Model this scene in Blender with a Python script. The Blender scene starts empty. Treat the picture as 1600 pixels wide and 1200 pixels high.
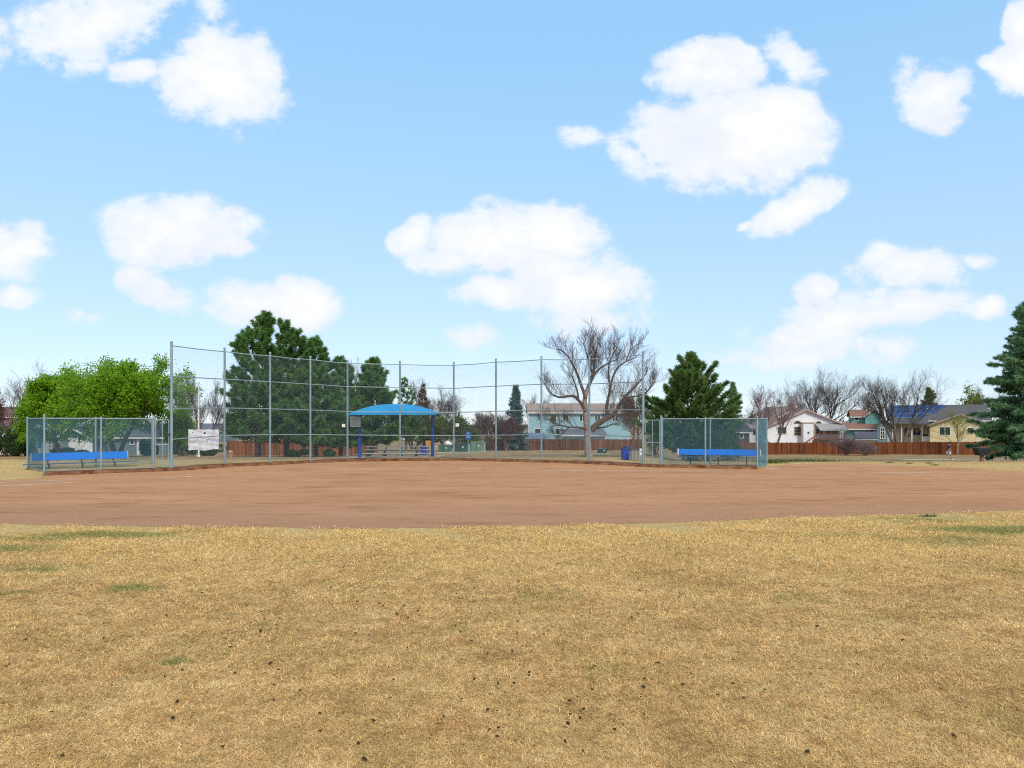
import bpy, math, random
import numpy as np
R = math.radians
rng = np.random.default_rng(11)
random.seed(11)
sc = bpy.context.scene
col = sc.collection

# ------------------------------------------------------------------ camera model
F = 1150.0; HY = 660.0; CH = 2.4          # focal length in px of the 1600 px frame, horizon row, eye height
def X(px, Z): return (px - 800.0) / F * Z
def zz(py, Z): return CH - (py - HY) / F * Z
def ZG(py, z=0.0): return (CH - z) * F / (py - HY)

cam = bpy.data.cameras.new('camera'); camo = bpy.data.objects.new('camera', cam); col.objects.link(camo)
camo.location = (0, 0, CH); camo.rotation_euler = (R(90), 0, 0)
cam.sensor_width = 36; cam.lens = F / 1600 * 36; cam.shift_y = 60 / 1600; cam.clip_end = 5000; cam.clip_start = 0.1
sc.camera = camo

# ------------------------------------------------------------------ helpers: objects
def tag(o, label=None, cat=None, group=None, kind=None):
    if label: o['label'] = label
    if cat: o['category'] = cat
    if group: o['group'] = group
    if kind: o['kind'] = kind
    return o

def thing(name, label, cat, loc, group=None, rz=0):
    o = bpy.data.objects.new(name, None); col.objects.link(o)
    o.location = loc; o.rotation_euler = (0, 0, rz); o.empty_display_size = 0.3
    return tag(o, label, cat, group)

def copy_tree(o, parent=None):
    c = o.copy(); col.objects.link(c)
    if parent is not None: c.parent = parent
    for ch in [x for x in bpy.data.objects if x.parent == o]: copy_tree(ch, c)
    return c

def np_mesh(name, V, Fc, mat, parent=None, loc=None, v=None, smooth=False):
    V = np.asarray(V, np.float32); Fc = np.asarray(Fc, np.int32)
    me = bpy.data.meshes.new(name); n, k = Fc.shape
    me.vertices.add(len(V)); me.vertices.foreach_set('co', V.ravel())
    me.loops.add(n * k); me.loops.foreach_set('vertex_index', Fc.ravel())
    me.polygons.add(n); me.polygons.foreach_set('loop_start', np.arange(0, n * k, k, dtype=np.int32))
    me.polygons.foreach_set('use_smooth', np.full(n, smooth, dtype=bool))
    if v is not None:
        a = me.attributes.new('v', 'FLOAT', 'FACE'); a.data.foreach_set('value', np.asarray(v, np.float32))
    me.update(calc_edges=True); me.materials.append(mat)
    o = bpy.data.objects.new(name, me); col.objects.link(o)
    if parent is not None: o.parent = parent
    if loc is not None: o.location = loc
    return o

class MB:
    def __init__(s, org=(0, 0, 0)): s.V = []; s.F = []; s.v = []; s.o = org
    def add(s, vs, fs, v=None):
        b = len(s.V); s.V += [tuple(p) for p in vs]
        for f in fs: s.F.append([b + i for i in f]); s.v.append(random.random() if v is None else v)
    def box(s, x0, x1, y0, y1, z0, z1, v=None):
        s.add([(x0,y0,z0),(x1,y0,z0),(x1,y1,z0),(x0,y1,z0),(x0,y0,z1),(x1,y0,z1),(x1,y1,z1),(x0,y1,z1)],
              [(0,3,2,1),(4,5,6,7),(0,1,5,4),(1,2,6,5),(2,3,7,6),(3,0,4,7)], v)
        return s
    def bar(s, a, b, w, h, v=None):
        """box along the line a-b, width w sideways, height h"""
        a = np.array(a, float); b = np.array(b, float); d = b - a; d /= np.linalg.norm(d)
        up = np.array((0, 0, 1.0)) if abs(d[2]) < 0.95 else np.array((0, 1.0, 0))
        sx = np.cross(d, up); sx /= np.linalg.norm(sx); u = np.cross(sx, d)
        vs = []
        for p in (a, b):
            for i, j in ((-1,-1),(1,-1),(1,1),(-1,1)): vs.append(p + sx*w/2*i + u*h/2*j)
        s.add(vs, [(0,1,2,3),(7,6,5,4),(0,4,5,1),(1,5,6,2),(2,6,7,3),(3,7,4,0)], v)
        return s
    def cyl(s, a, b, r0, r1=None, n=10, cap=True):
        r1 = r0 if r1 is None else r1
        a = np.array(a, float); b = np.array(b, float); d = b - a; d /= np.linalg.norm(d)
        t = np.array((1.0,0,0)) if abs(d[0]) < 0.8 else np.array((0,1.0,0))
        e1 = np.cross(d, t); e1 /= np.linalg.norm(e1); e2 = np.cross(d, e1)
        vs = []
        for p, r in ((a, r0), (b, r1)):
            for k in range(n):
                q = 2*math.pi*k/n; vs.append(p + e1*r*math.cos(q) + e2*r*math.sin(q))
        fs = [(k, (k+1) % n, n+(k+1) % n, n+k) for k in range(n)]
        if cap: fs += [tuple(range(n-1, -1, -1)), tuple(range(n, 2*n))]
        s.add(vs, fs); return s
    def lathe(s, prof, c=(0,0,0), n=16, sx=1, sy=1):
        vs = []
        for r, z in prof:
            for k in range(n):
                q = 2*math.pi*k/n; vs.append((c[0]+r*sx*math.cos(q), c[1]+r*sy*math.sin(q), c[2]+z))
        fs = []
        for i in range(len(prof)-1):
            for k in range(n): fs.append((i*n+k, i*n+(k+1) % n, (i+1)*n+(k+1) % n, (i+1)*n+k))
        fs.append(tuple(range(n-1, -1, -1))); fs.append(tuple(range((len(prof)-1)*n, len(prof)*n)))
        s.add(vs, fs); return s
    def prism_y(s, poly, y0, y1):
        """polygon of (x,z) points, counter-clockwise seen from -y, extruded along y"""
        n = len(poly); vs = [(x, y0, z) for x, z in poly] + [(x, y1, z) for x, z in poly]
        s.add(vs, [tuple(range(n)), tuple(range(2*n-1, n-1, -1))] + [(k, k+n, (k+1) % n+n, (k+1) % n) for k in range(n)]); return s
    def prism_x(s, poly, x0, x1):
        n = len(poly); vs = [(x0, y, z) for y, z in poly] + [(x1, y, z) for y, z in poly]
        s.add(vs, [tuple(range(n)), tuple(range(2*n-1, n-1, -1))] + [(k, k+n, (k+1) % n+n, (k+1) % n) for k in range(n)]); return s
    def build(s, name, mat, parent=None, loc=None, smooth=False, bevel=0, fixn=True):
        me = bpy.data.meshes.new(name)
        me.from_pydata([tuple(float(q - w) for q, w in zip(p, s.o)) for p in s.V], [], s.F)
        a = me.attributes.new('v', 'FLOAT', 'FACE'); a.data.foreach_set('value', np.array(s.v, np.float32))
        me.polygons.foreach_set('use_smooth', np.full(len(s.F), smooth, dtype=bool)); me.update()
        if fixn:
            import bmesh
            bm = bmesh.new(); bm.from_mesh(me); bmesh.ops.recalc_face_normals(bm, faces=bm.faces); bm.to_mesh(me); bm.free()
        me.materials.append(mat)
        if smooth:
            try: me.set_sharp_from_angle(angle=R(40))
            except Exception: pass
        o = bpy.data.objects.new(name, me); col.objects.link(o)
        if parent is not None: o.parent = parent
        if loc is not None: o.location = loc
        if bevel:
            m = o.modifiers.new('bevel', 'BEVEL'); m.width = bevel; m.segments = 2; m.limit_method = 'ANGLE'
        return o

# ------------------------------------------------------------------ helpers: materials
class NT:
    def __init__(s, tree): s.t = tree; s.n = tree.nodes; s.l = tree.links
    def new(s, typ, ins=None, **kw):
        nd = s.n.new(typ)
        for k, v in kw.items(): setattr(nd, k, v)
        for k, v in (ins or {}).items():
            if isinstance(v, bpy.types.NodeSocket): s.l.new(v, nd.inputs[k])
            else: nd.inputs[k].default_value = v
        return nd
    def math(s, op, a, b=0.0, c=None, clamp=False):
        nd = s.new('ShaderNodeMath', {0: a, 1: b}, operation=op, use_clamp=clamp)
        if c is not None:
            if isinstance(c, bpy.types.NodeSocket): s.l.new(c, nd.inputs[2])
            else: nd.inputs[2].default_value = c
        return nd.outputs[0]
    def noise(s, vec, scale, detail=4, rough=0.55, dist=0.0, dims='3D'):
        nd = s.new('ShaderNodeTexNoise', {'Scale': scale, 'Detail': detail, 'Roughness': rough, 'Distortion': dist}, noise_dimensions=dims)
        if vec is not None: s.l.new(vec, nd.inputs['Vector'])
        return nd.outputs[0]
    def ramp(s, fac, stops, interp='LINEAR'):
        nd = s.new('ShaderNodeValToRGB', {0: fac}); cr = nd.color_ramp; cr.interpolation = interp
        while len(cr.elements) < len(stops): cr.elements.new(0.5)
        for e, (p, c) in zip(cr.elements, stops):
            e.position = p; e.color = (c, c, c, 1) if isinstance(c, (int, float)) else (*c[:3], 1)
        return nd.outputs[0]
    def mix(s, fac, a, b, blend='MIX'):
        nd = s.new('ShaderNodeMix', data_type='RGBA', blend_type=blend)
        for i, v in ((0, fac), (6, a), (7, b)):
            if isinstance(v, bpy.types.NodeSocket): s.l.new(v, nd.inputs[i])
            elif i == 0: nd.inputs[0].default_value = v
            else: nd.inputs[i].default_value = (*v[:3], 1)
        return nd.outputs[2]
    def mapr(s, v, a, b, c, d, smooth=True):
        nd = s.new('ShaderNodeMapRange', {0: v, 1: a, 2: b, 3: c, 4: d}, interpolation_type='SMOOTHSTEP' if smooth else 'LINEAR')
        return nd.outputs[0]

def newmat(name):
    m = bpy.data.materials.new(name); m.use_nodes = True; t = NT(m.node_tree)
    b = t.n['Principled BSDF']
    return m, t, b

def pm(name, c, rough=0.6, metal=0.0, var=0.18, scale=3.0, bump=0.0, bscale=25.0, attr=0.0, spec=0.4, c2=None):
    """plain painted / natural surface with soft procedural variation in its own colour"""
    m, t, b = newmat(name)
    tc = t.new('ShaderNodeTexCoord').outputs['Object']
    n = t.noise(tc, scale, 5, 0.6)
    lo = [x * (1 - var) for x in c]; hi = c2 if c2 else [min(1, x * (1 + var)) for x in c]
    base = t.ramp(n, [(0.3, lo), (0.7, hi)])
    if attr:
        v = t.new('ShaderNodeAttribute', attribute_name='v').outputs['Fac']
        base = t.mix(1.0, base, t.ramp(v, [(0, 1 - attr), (1, 1 + attr * 0.0 + 0.0)]), 'MULTIPLY')
    t.l.new(base, b.inputs['Base Color'])
    b.inputs['Roughness'].default_value = rough; b.inputs['Metallic'].default_value = metal
    b.inputs['Specular IOR Level'].default_value = spec
    if bump:
        bn = t.new('ShaderNodeBump', {'Height': t.noise(tc, bscale, 4), 'Strength': bump, 'Distance': 0.05})
        t.l.new(bn.outputs[0], b.inputs['Normal'])
    return m

def siding(name, c, lap=0.2, rough=0.6):
    m, t, b = newmat(name)
    tc = t.new('ShaderNodeTexCoord').outputs['Object']
    z = t.new('ShaderNodeSeparateXYZ', {0: tc}).outputs['Z']
    saw = t.math('FRACT', t.math('DIVIDE', z, lap))
    n = t.noise(tc, 1.3, 5)
    base = t.ramp(n, [(0.3, [x * 0.9 for x in c]), (0.7, [min(1, x * 1.06) for x in c])])
    t.l.new(base, b.inputs['Base Color']); b.inputs['Roughness'].default_value = rough
    bn = t.new('ShaderNodeBump', {'Height': saw, 'Strength': 0.12, 'Distance': 0.02})
    t.l.new(bn.outputs[0], b.inputs['Normal'])
    return m

def shingle(name, c):
    m, t, b = newmat(name)
    tc = t.new('ShaderNodeTexCoord').outputs['Object']
    n = t.noise(tc, 4.0, 6, 0.7); n2 = t.noise(tc, 0.5, 3)
    base = t.ramp(t.math('MULTIPLY_ADD', n2, 0.5, t.math('MULTIPLY', n, 0.5)), [(0.32, [x * 0.72 for x in c]), (0.68, [x * 1.2 for x in c])])
    t.l.new(base, b.inputs['Base Color']); b.inputs['Roughness'].default_value = 0.85
    bn = t.new('ShaderNodeBump', {'Height': t.noise(tc, 14.0, 3), 'Strength': 0.5, 'Distance': 0.05}); t.l.new(bn.outputs[0], b.inputs['Normal'])
    return m

def leafmat(name, cols, trans=0.3, clump=0.5):
    """leaf colours picked per leaf (attribute v) with broad clumps of older / younger growth"""
    m, t, b = newmat(name)
    v = t.new('ShaderNodeAttribute', attribute_name='v').outputs['Fac']
    tc = t.new('ShaderNodeTexCoord').outputs['Object']
    n = t.noise(tc, clump, 3)
    f = t.math('ADD', t.math('MULTIPLY', v, 0.6), t.math('MULTIPLY_ADD', n, 1.2, -0.4), clamp=True)
    c = t.ramp(f, [(i / (len(cols) - 1), q) for i, q in enumerate(cols)])
    t.l.new(c, b.inputs['Base Color']); b.inputs['Roughness'].default_value = 0.6; b.inputs['Specular IOR Level'].default_value = 0.25
    tr = t.new('ShaderNodeBsdfTranslucent', {'Color': c})
    ms = t.new('ShaderNodeMixShader', {0: trans}); t.l.new(b.outputs[0], ms.inputs[1]); t.l.new(tr.outputs[0], ms.inputs[2])
    t.l.new(ms.outputs[0], t.n['Material Output'].inputs['Surface'])
    return m

def bark(name, c):
    return pm(name, c, 0.9, 0, 0.35, 5.0, 0.8, 18.0, spec=0.1)

M = {}
M['galv'] = pm('galvanised steel', (0.25, 0.35, 0.40), 0.5, 0.2, 0.15, 2.0)
M['galv_rail'] = pm('galvanised rail', (0.27, 0.37, 0.41), 0.5, 0.2, 0.15, 2.0)
M['wire'] = pm('chain link wire', (0.20, 0.29, 0.34), 0.75, 0.0, 0.1, 1.0, spec=0.15)
M['wire_dark'] = pm('coated chain link wire', (0.085, 0.20, 0.25), 0.75, 0.0, 0.1, 1.0, spec=0.15)
M['bench_blue'] = pm('blue bench paint', (0.002, 0.185, 0.74), 0.45, 0, 0.12, 3.0)
M['bench_seat'] = pm('weathered blue plank', (0.06, 0.14, 0.24), 0.5, 0, 0.2, 3.0)
M['alu'] = pm('aluminium plank', (0.62, 0.62, 0.55), 0.4, 0.3, 0.1, 4.0)
M['dark_metal'] = pm('dark painted metal', (0.05, 0.07, 0.08), 0.5, 0.3, 0.2, 4.0)
M['blue_post'] = pm('royal blue post paint', (0.008, 0.05, 0.29), 0.45, 0, 0.12, 3.0)
M['canopy'] = pm('bright blue shade fabric', (0.016, 0.29, 0.58), 0.75, 0, 0.1, 1.5, 0.15, 12.0)
M['bin_blue'] = pm('blue plastic bin', (0.012, 0.045, 0.40), 0.45, 0, 0.12, 5.0)
M['bin_lid'] = pm('dark blue lid', (0.012, 0.025, 0.11), 0.45, 0, 0.15, 5.0)
M['white'] = pm('white painted metal', (0.74, 0.76, 0.78), 0.5, 0, 0.08, 5.0)
M['banner'] = pm('white vinyl banner', (0.84, 0.86, 0.90), 0.55, 0, 0.06, 2.0, 0.4, 3.0)
M['sign_grey'] = pm('pale grey sign board', (0.50, 0.53, 0.54), 0.5, 0, 0.1, 3.0)
M['print_grey'] = pm('grey print', (0.26, 0.28, 0.30), 0.7)
M['plate'] = pm('cream plate', (0.74, 0.74, 0.60), 0.5)
M['sign_blue'] = pm('blue road sign', (0.015, 0.09, 0.42), 0.4)
M['util_green'] = pm('utility cabinet green', (0.05, 0.13, 0.09), 0.5, 0, 0.18, 2.0)
M['util_green_pale'] = pm('faded cabinet green', (0.11, 0.21, 0.15), 0.5, 0, 0.18, 2.0)
M['util_dark'] = pm('dark cabinet green', (0.025, 0.07, 0.06), 0.5, 0, 0.18, 2.0)
M['util_side'] = pm('pale cabinet edge', (0.30, 0.31, 0.24), 0.6)
M['orange'] = pm('orange board', (0.50, 0.20, 0.035), 0.6, 0, 0.25, 5.0)
M['concrete'] = pm('concrete', (0.50, 0.48, 0.44), 0.9, 0, 0.15, 2.0, 0.3, 20.0)
M['tan_stone'] = pm('tan painted iron', (0.38, 0.22, 0.14), 0.7, 0, 0.25, 8.0)
M['black'] = pm('black iron', (0.012, 0.014, 0.02), 0.5, 0.2, 0.2, 4.0)
M['slats'] = pm('weathered grey slats', (0.42, 0.42, 0.37), 0.8, 0, 0.2, 6.0, attr=0.35)
M['glass'] = pm('window glass', (0.03, 0.045, 0.05), 0.08, 0, 0.2, 1.0, spec=0.6)
M['trim_white'] = pm('white trim', (0.72, 0.72, 0.72), 0.6)
M['trim_tan'] = pm('tan trim', (0.46, 0.33, 0.27), 0.7)
M['deck'] = pm('brown deck wood', (0.20, 0.075, 0.04), 0.8, 0, 0.3, 5.0)
M['awning'] = pm('grey awning', (0.36, 0.35, 0.345), 0.8, 0, 0.1, 3.0)
M['brick'] = pm('red brick', (0.20, 0.075, 0.055), 0.85, 0, 0.3, 10.0)
M['solar'] = pm('solar panel', (0.014, 0.048, 0.19), 0.3, 0, 0.25, 1.2, spec=0.6)
M['solar_rim'] = pm('panel rim', (0.35, 0.42, 0.52), 0.4, 0.4)
def fencewood(name, c):
    m, t, b = newmat(name)
    v = t.new('ShaderNodeAttribute', attribute_name='v').outputs['Fac']
    tc = t.new('ShaderNodeTexCoord').outputs['Object']
    mp = t.new('ShaderNodeMapping', {'Vector': tc, 'Scale': (9, 9, 0.7)}).outputs[0]
    n = t.noise(mp, 1.0, 5, 0.65); n2 = t.noise(tc, 0.35, 3)
    f = t.math('ADD', t.math('MULTIPLY', v, 0.5), t.math('ADD', t.math('MULTIPLY', n, 0.5), t.math('MULTIPLY_ADD', n2, 0.5, -0.25)))
    base = t.ramp(f, [(0.2, [x * 0.35 for x in c]), (0.5, c), (0.85, [min(1, x * 1.9) for x in c])])
    t.l.new(base, b.inputs['Base Color']); b.inputs['Roughness'].default_value = 0.85; b.inputs['Specular IOR Level'].default_value = 0.2
    return m
M['fence_red'] = fencewood('reddish fence boards', (0.145, 0.046, 0.018))
M['fence_brown'] = fencewood('brown fence boards', (0.12, 0.045, 0.022))
M['fence_far'] = fencewood('orange brown fence boards', (0.17, 0.06, 0.028))
M['sid_white'] = siding('white lap siding', (0.79, 0.81, 0.87))
M['sid_cream'] = siding('cream lap siding', (0.68, 0.57, 0.33))
M['sid_teal'] = siding('teal lap siding', (0.27, 0.455, 0.525))
M['sid_green'] = siding('sea green lap siding', (0.15, 0.39, 0.37))
M['sid_blue'] = siding('grey blue lap siding', (0.17, 0.25, 0.29))
M['sid_grey'] = siding('grey lap siding', (0.16, 0.19, 0.22))
M['sid_red'] = siding('dark red boards', (0.13, 0.05, 0.055))
M['sid_pale'] = siding('pale siding', (0.62, 0.60, 0.58))
M['sh_tan'] = shingle('tan shingles', (0.33, 0.24, 0.19))
M['sh_red'] = shingle('red brown shingles', (0.27, 0.13, 0.085))
M['sh_grey'] = shingle('grey shingles', (0.13, 0.13, 0.155))
M['sh_dark'] = shingle('dark shingles', (0.10, 0.095, 0.095))
M['sh_blue'] = shingle('slate blue shingles', (0.11, 0.17, 0.24))
M['sh_maroon'] = shingle('maroon shingles', (0.16, 0.075, 0.075))
M['bark_grey'] = bark('grey bark', (0.17, 0.135, 0.12))
M['bark_brown'] = bark('brown bark', (0.125, 0.085, 0.068))
M['bark_pale'] = bark('pale bark', (0.29, 0.225, 0.19))
M['bark_dark'] = bark('dark bark', (0.075, 0.055, 0.045))
M['twig_grey'] = bark('grey twigs', (0.095, 0.080, 0.075))
M['twig_brown'] = bark('brown twigs', (0.10, 0.066, 0.050))
M['twig_purple'] = bark('purple brown twigs', (0.095, 0.062, 0.068))
M['twig_mauve'] = bark('mauve grey twigs', (0.21, 0.15, 0.16))
M['twig_red'] = bark('reddish twigs', (0.12, 0.06, 0.056))
M['twig_green'] = bark('budding twigs', (0.20, 0.21, 0.07))
M['leaf_fresh'] = leafmat('fresh green leaves', [(0.091, 0.222, 0.013), (0.171, 0.354, 0.015), (0.262, 0.484, 0.023), (0.381, 0.603, 0.040)], 0.5)
M['needle_pine'] = leafmat('pine needles', [(0.060, 0.138, 0.042), (0.107, 0.221, 0.064), (0.169, 0.317, 0.085), (0.264, 0.421, 0.109)], 0.4)
M['needle_juniper'] = leafmat('juniper sprays', [(0.057, 0.127, 0.033), (0.107, 0.204, 0.053), (0.184, 0.289, 0.077), (0.289, 0.355, 0.097)], 0.4)
M['needle_spruce'] = leafmat('spruce needles', [(0.088, 0.195, 0.093), (0.151, 0.292, 0.139), (0.238, 0.400, 0.196), (0.374, 0.540, 0.279)], 0.4)
M['needle_blue'] = leafmat('blue spruce needles', [(0.070, 0.149, 0.140), (0.118, 0.218, 0.211), (0.187, 0.296, 0.288)], 0.3)
M['leaf_hedge'] = leafmat('dark hedge leaves', [(0.022, 0.053, 0.018), (0.041, 0.090, 0.028), (0.069, 0.131, 0.039)], 0.3)
M['leaf_olive'] = leafmat('olive budding leaves', [(0.055, 0.085, 0.018), (0.09, 0.125, 0.03), (0.14, 0.17, 0.045)], 0.4)
M['leaf_lime'] = leafmat('lime leaves', [(0.09, 0.16, 0.015), (0.16, 0.24, 0.02), (0.25, 0.32, 0.04)], 0.4)
M['leaf_rust'] = leafmat('rust leaves', [(0.10, 0.040, 0.022), (0.16, 0.07, 0.035), (0.19, 0.10, 0.04)], 0.35)
M['leaf_mauve'] = leafmat('mauve buds', [(0.10, 0.055, 0.055), (0.14, 0.075, 0.07), (0.18, 0.11, 0.09)], 0.35)

# ------------------------------------------------------------------ world: sky + clouds
SUN_EL, SUN_AZ = 42.0, 158.0        # azimuth measured clockwise from +Y (behind the camera, to the right)
w = bpy.data.worlds.new('World'); sc.world = w; w.use_nodes = True
t = NT(w.node_tree); bg = t.n['Background']
sky = t.new('ShaderNodeTexSky', sky_type='NISHITA', sun_disc=False, sun_elevation=R(SUN_EL), sun_rotation=R(SUN_AZ),
            altitude=1600.0, air_density=1.0, dust_density=0.6, ozone_density=1.0)
SKY_ST = 0.13
tc = t.new('ShaderNodeTexCoord').outputs['Generated']
s3 = t.new('ShaderNodeSeparateXYZ', {0: tc})
yy = t.math('MAXIMUM', s3.outputs['Y'], 0.02)
u = t.math('DIVIDE', s3.outputs['X'], yy); vv = t.math('DIVIDE', s3.outputs['Z'], yy)
uv = t.new('ShaderNodeCombineXYZ', {0: u, 1: vv}).outputs[0]
# (px, py, rx, ry, tilt, strength) of every cloud seen beyond the field
CL = [(150,30,150,85,-12,.80),(230,45,60,60,0,.5),(345,118,118,88,18,1.1),(300,160,70,50,0,.8),(215,112,48,28,0,.75),(330,20,50,45,0,.45),
      (-10,70,40,60,0,.6),
      (285,360,140,62,0,1.1),(300,335,80,48,0,1.0),(360,388,65,26,0,.9),(215,382,70,32,0,.9),(250,450,85,45,20,.75),(385,478,85,40,10,.8),(475,478,65,46,0,1.0),(205,430,40,26,0,.6),
      (20,390,70,60,0,1.0),(25,460,55,24,0,.55),(140,490,50,18,0,.35),
      (640,368,50,28,-40,1.0),(775,375,130,62,0,1.1),(870,365,80,58,0,1.1),(700,408,90,36,0,.7),(770,455,80,40,0,.9),(900,455,125,55,5,1.1),(930,500,110,42,0,.7),(860,420,110,70,0,.8),
      (740,530,62,30,0,.6),
      (1105,108,95,52,-5,1.1),(1140,85,50,40,0,.9),(1232,80,74,46,25,.85),
      (1165,225,140,95,-8,1.15),(1215,180,80,60,0,1.0),(1040,200,75,65,20,.75),(905,210,52,28,10,.55),(985,240,70,40,30,.5),
      (1240,330,98,34,-25,1.0),(1170,352,30,14,-10,.7),
      (1462,155,70,58,-15,.95),(1425,118,36,28,-40,.5),(1592,110,55,50,0,.9),(1598,40,30,60,0,.8),(1550,100,30,20,20,.7),
      (1420,420,110,42,0,.95),(1380,408,50,36,0,.9),(1525,405,34,22,0,.55),(1270,458,44,34,0,.85),(1310,505,170,48,-12,.8),(1440,485,120,44,-4,.7),(1230,520,90,34,-20,.65),(1535,485,36,26,-20,.85),(1250,550,190,32,-4,.55),(1380,540,120,32,0,.5)]
cn_uv = t.new('ShaderNodeVectorMath', {0: uv, 1: (1.0, 1.35, 1.0)}, operation='MULTIPLY').outputs[0]
warp = t.new('ShaderNodeTexNoise', {'Vector': uv, 'Scale': 7.0, 'Detail': 3.0})
wv = t.new('ShaderNodeVectorMath', {0: warp.outputs['Color'], 1: (0.5, 0.5, 0.5)}, operation='SUBTRACT').outputs[0]
wv = t.new('ShaderNodeVectorMath', {0: wv, 'Scale': 0.055}, operation='SCALE').outputs[0]
uvw = t.new('ShaderNodeVectorMath', {0: uv, 1: wv}, operation='ADD').outputs[0]
den = None; top = None
for (px, py, rx, ry, tilt, st) in CL:
    mp = t.new('ShaderNodeMapping', {'Vector': uvw, 'Location': ((px-800)/F, (HY-py)/F, 0), 'Rotation': (0, 0, R(-tilt)), 'Scale': (rx*1.22/F, ry*1.22/F, 1)}, vector_type='TEXTURE').outputs[0]
    g = t.math('MULTIPLY', t.new('ShaderNodeTexGradient', {'Vector': mp}, gradient_type='SPHERICAL').outputs['Fac'], st)
    den = g if den is None else t.new('ShaderNodeMath', {0: den, 1: g, 2: 0.09}, operation='SMOOTH_MAX').outputs[0]
n1 = t.noise(cn_uv, 8.0, 9, 0.62)
n2 = t.noise(cn_uv, 30.0, 7, 0.62)
bump_ = t.math('ADD', t.math('MULTIPLY_ADD', n1, 1.5, -0.75), t.math('MULTIPLY_ADD', n2, 0.5, -0.25))
dsum = t.math('ADD', den, bump_)
mask = t.mapr(dsum, 0.14, 0.46, 0.0, 1.0)
mask = t.math('MULTIPLY', mask, t.mapr(den, 0.06, 0.26, 0.0, 1.0))
front = t.mapr(s3.outputs['Y'], 0.05, 0.2, 0.0, 1.0)
mask = t.math('MULTIPLY', mask, front)
# unseen half of the sky: white cloud added to neutralise the blue ambient
nb = t.noise(tc, 2.2, 6, 0.6)
back = t.math('MULTIPLY', t.mapr(nb, 0.36, 0.56, 0.0, 0.92), t.math('SUBTRACT', 1.0, front))
mask = t.math('MAXIMUM', mask, back)
# thin high veil, thicker low down
el = s3.outputs['Z']
veil = t.math('MULTIPLY', t.mapr(el, 0.02, 0.55, 0.60, 0.52), t.mapr(el, 0.6, 0.95, 1.0, 0.6))
CW = 1.0 / SKY_ST
vcol = t.ramp(t.mapr(el, 0.0, 0.55, 0.0, 1.0, False), [(0.0, (0.74*CW/10, 0.90*CW/10, 1.12*CW/10)), (0.30, (0.67*CW/10, 0.97*CW/10, 1.28*CW/10)), (0.70, (0.55*CW/10, 1.0*CW/10, 1.45*CW/10)), (1.0, (0.48*CW/10, 0.97*CW/10, 1.55*CW/10))])
vcol = t.new('ShaderNodeVectorMath', {0: vcol, 'Scale': 10.0}, operation='SCALE').outputs[0]
base = t.mix(veil, sky.outputs[0], vcol)
core = t.mapr(t.math('ADD', dsum, t.math('MULTIPLY_ADD', n2, 0.6, -0.30)), 0.25, 0.95, 0.0, 1.0)
ccol = t.mix(core, (0.84*CW, 0.92*CW, 1.02*CW), (1.02*CW, 1.02*CW, 1.03*CW))
ccol = t.mix(t.mapr(t.noise(cn_uv, 6.0, 4, 0.6), 0.46, 0.66, 0.0, 0.75), ccol, (0.86*CW, 0.90*CW, 0.97*CW))
fin = t.mix(t.math('MULTIPLY', mask, 0.97), base, ccol)
t.l.new(fin, bg.inputs['Color']); bg.inputs['Strength'].default_value = SKY_ST

sl = bpy.data.lights.new('sun', 'SUN'); sl.energy = 2.7; sl.angle = R(14); sl.color = (1.0, 0.90, 0.74)
so = bpy.data.objects.new('sun', sl); col.objects.link(so); so.location = (0, 0, 60)
from mathutils import Vector
sd = Vector((math.cos(R(SUN_EL))*math.sin(R(SUN_AZ)), math.cos(R(SUN_EL))*math.cos(R(SUN_AZ)), math.sin(R(SUN_EL))))
so.rotation_euler = sd.to_track_quat('Z', 'Y').to_euler()
vs = sc.view_settings; vs.view_transform = 'Standard'; vs.look = 'None'; vs.exposure = 0.0; vs.gamma = 1.0
sc.render.film_transparent = False
sc.cycles.max_bounces = 6; sc.cycles.diffuse_bounces = 3; sc.cycles.transparent_max_bounces = 8
sc.cycles.use_denoising = False; sc.cycles.pixel_filter_type = 'BLACKMAN_HARRIS'; sc.cycles.filter_width = 1.1

# ------------------------------------------------------------------ field plan
BP = [(268,36.7),(351,40.0),(422,41.8),(485,43.8),(543,45.6),(625,46.2),(709,46.6),(775,45.6),(846,44.3),(921,43.0),(1005,40.1)]
BP = [(X(a, b), b) for a, b in BP]
DL = dict(fl=(-21.35,33.6), fr=(-17.65,36.25), bl=(-23.7,36.0), br=(-19.55,40.0))
DR = dict(fl=(8.0,39.5), fr=(12.66,38.0), bl=(8.62,42.2), br=(13.98,40.4))
LIP = [DL['fl'], DL['fr']] + BP + [DR['fl'], DR['fr']]

near = [(-260,811),(-150,814),(0,818),(120,821),(250,823.5),(400,825.5),(550,826),(700,825),(850,822),(1000,818),(1150,813),(1300,808),(1450,803),(1600,798),(1760,792)]
far = [(1760,748),(1600,737),(1500,731),(1400,727),(1340,724.6),(1280,724.2),(1235,726),(1205,729.5)]
left = [(70,743.5),(0,747.5),(-120,752),(-260,757)]
def gpt(px, py): Z = ZG(py); return (X(px, Z), Z)
DIRT = [gpt(*p) for p in near] + [gpt(*p) for p in far] + [(x+0.1, y+0.1) for x, y in LIP[::-1]] + [gpt(*p) for p in left]

def inpoly(px, py, poly):
    inside = np.zeros(px.shape, bool); n = len(poly); j = n - 1
    for i in range(n):
        xi, yi = poly[i]; xj, yj = poly[j]
        c = ((yi > py) != (yj > py)) & (px < (xj - xi) * (py - yi) / (yj - yi + 1e-12) + xi)
        inside ^= c; j = i
    return inside

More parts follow.
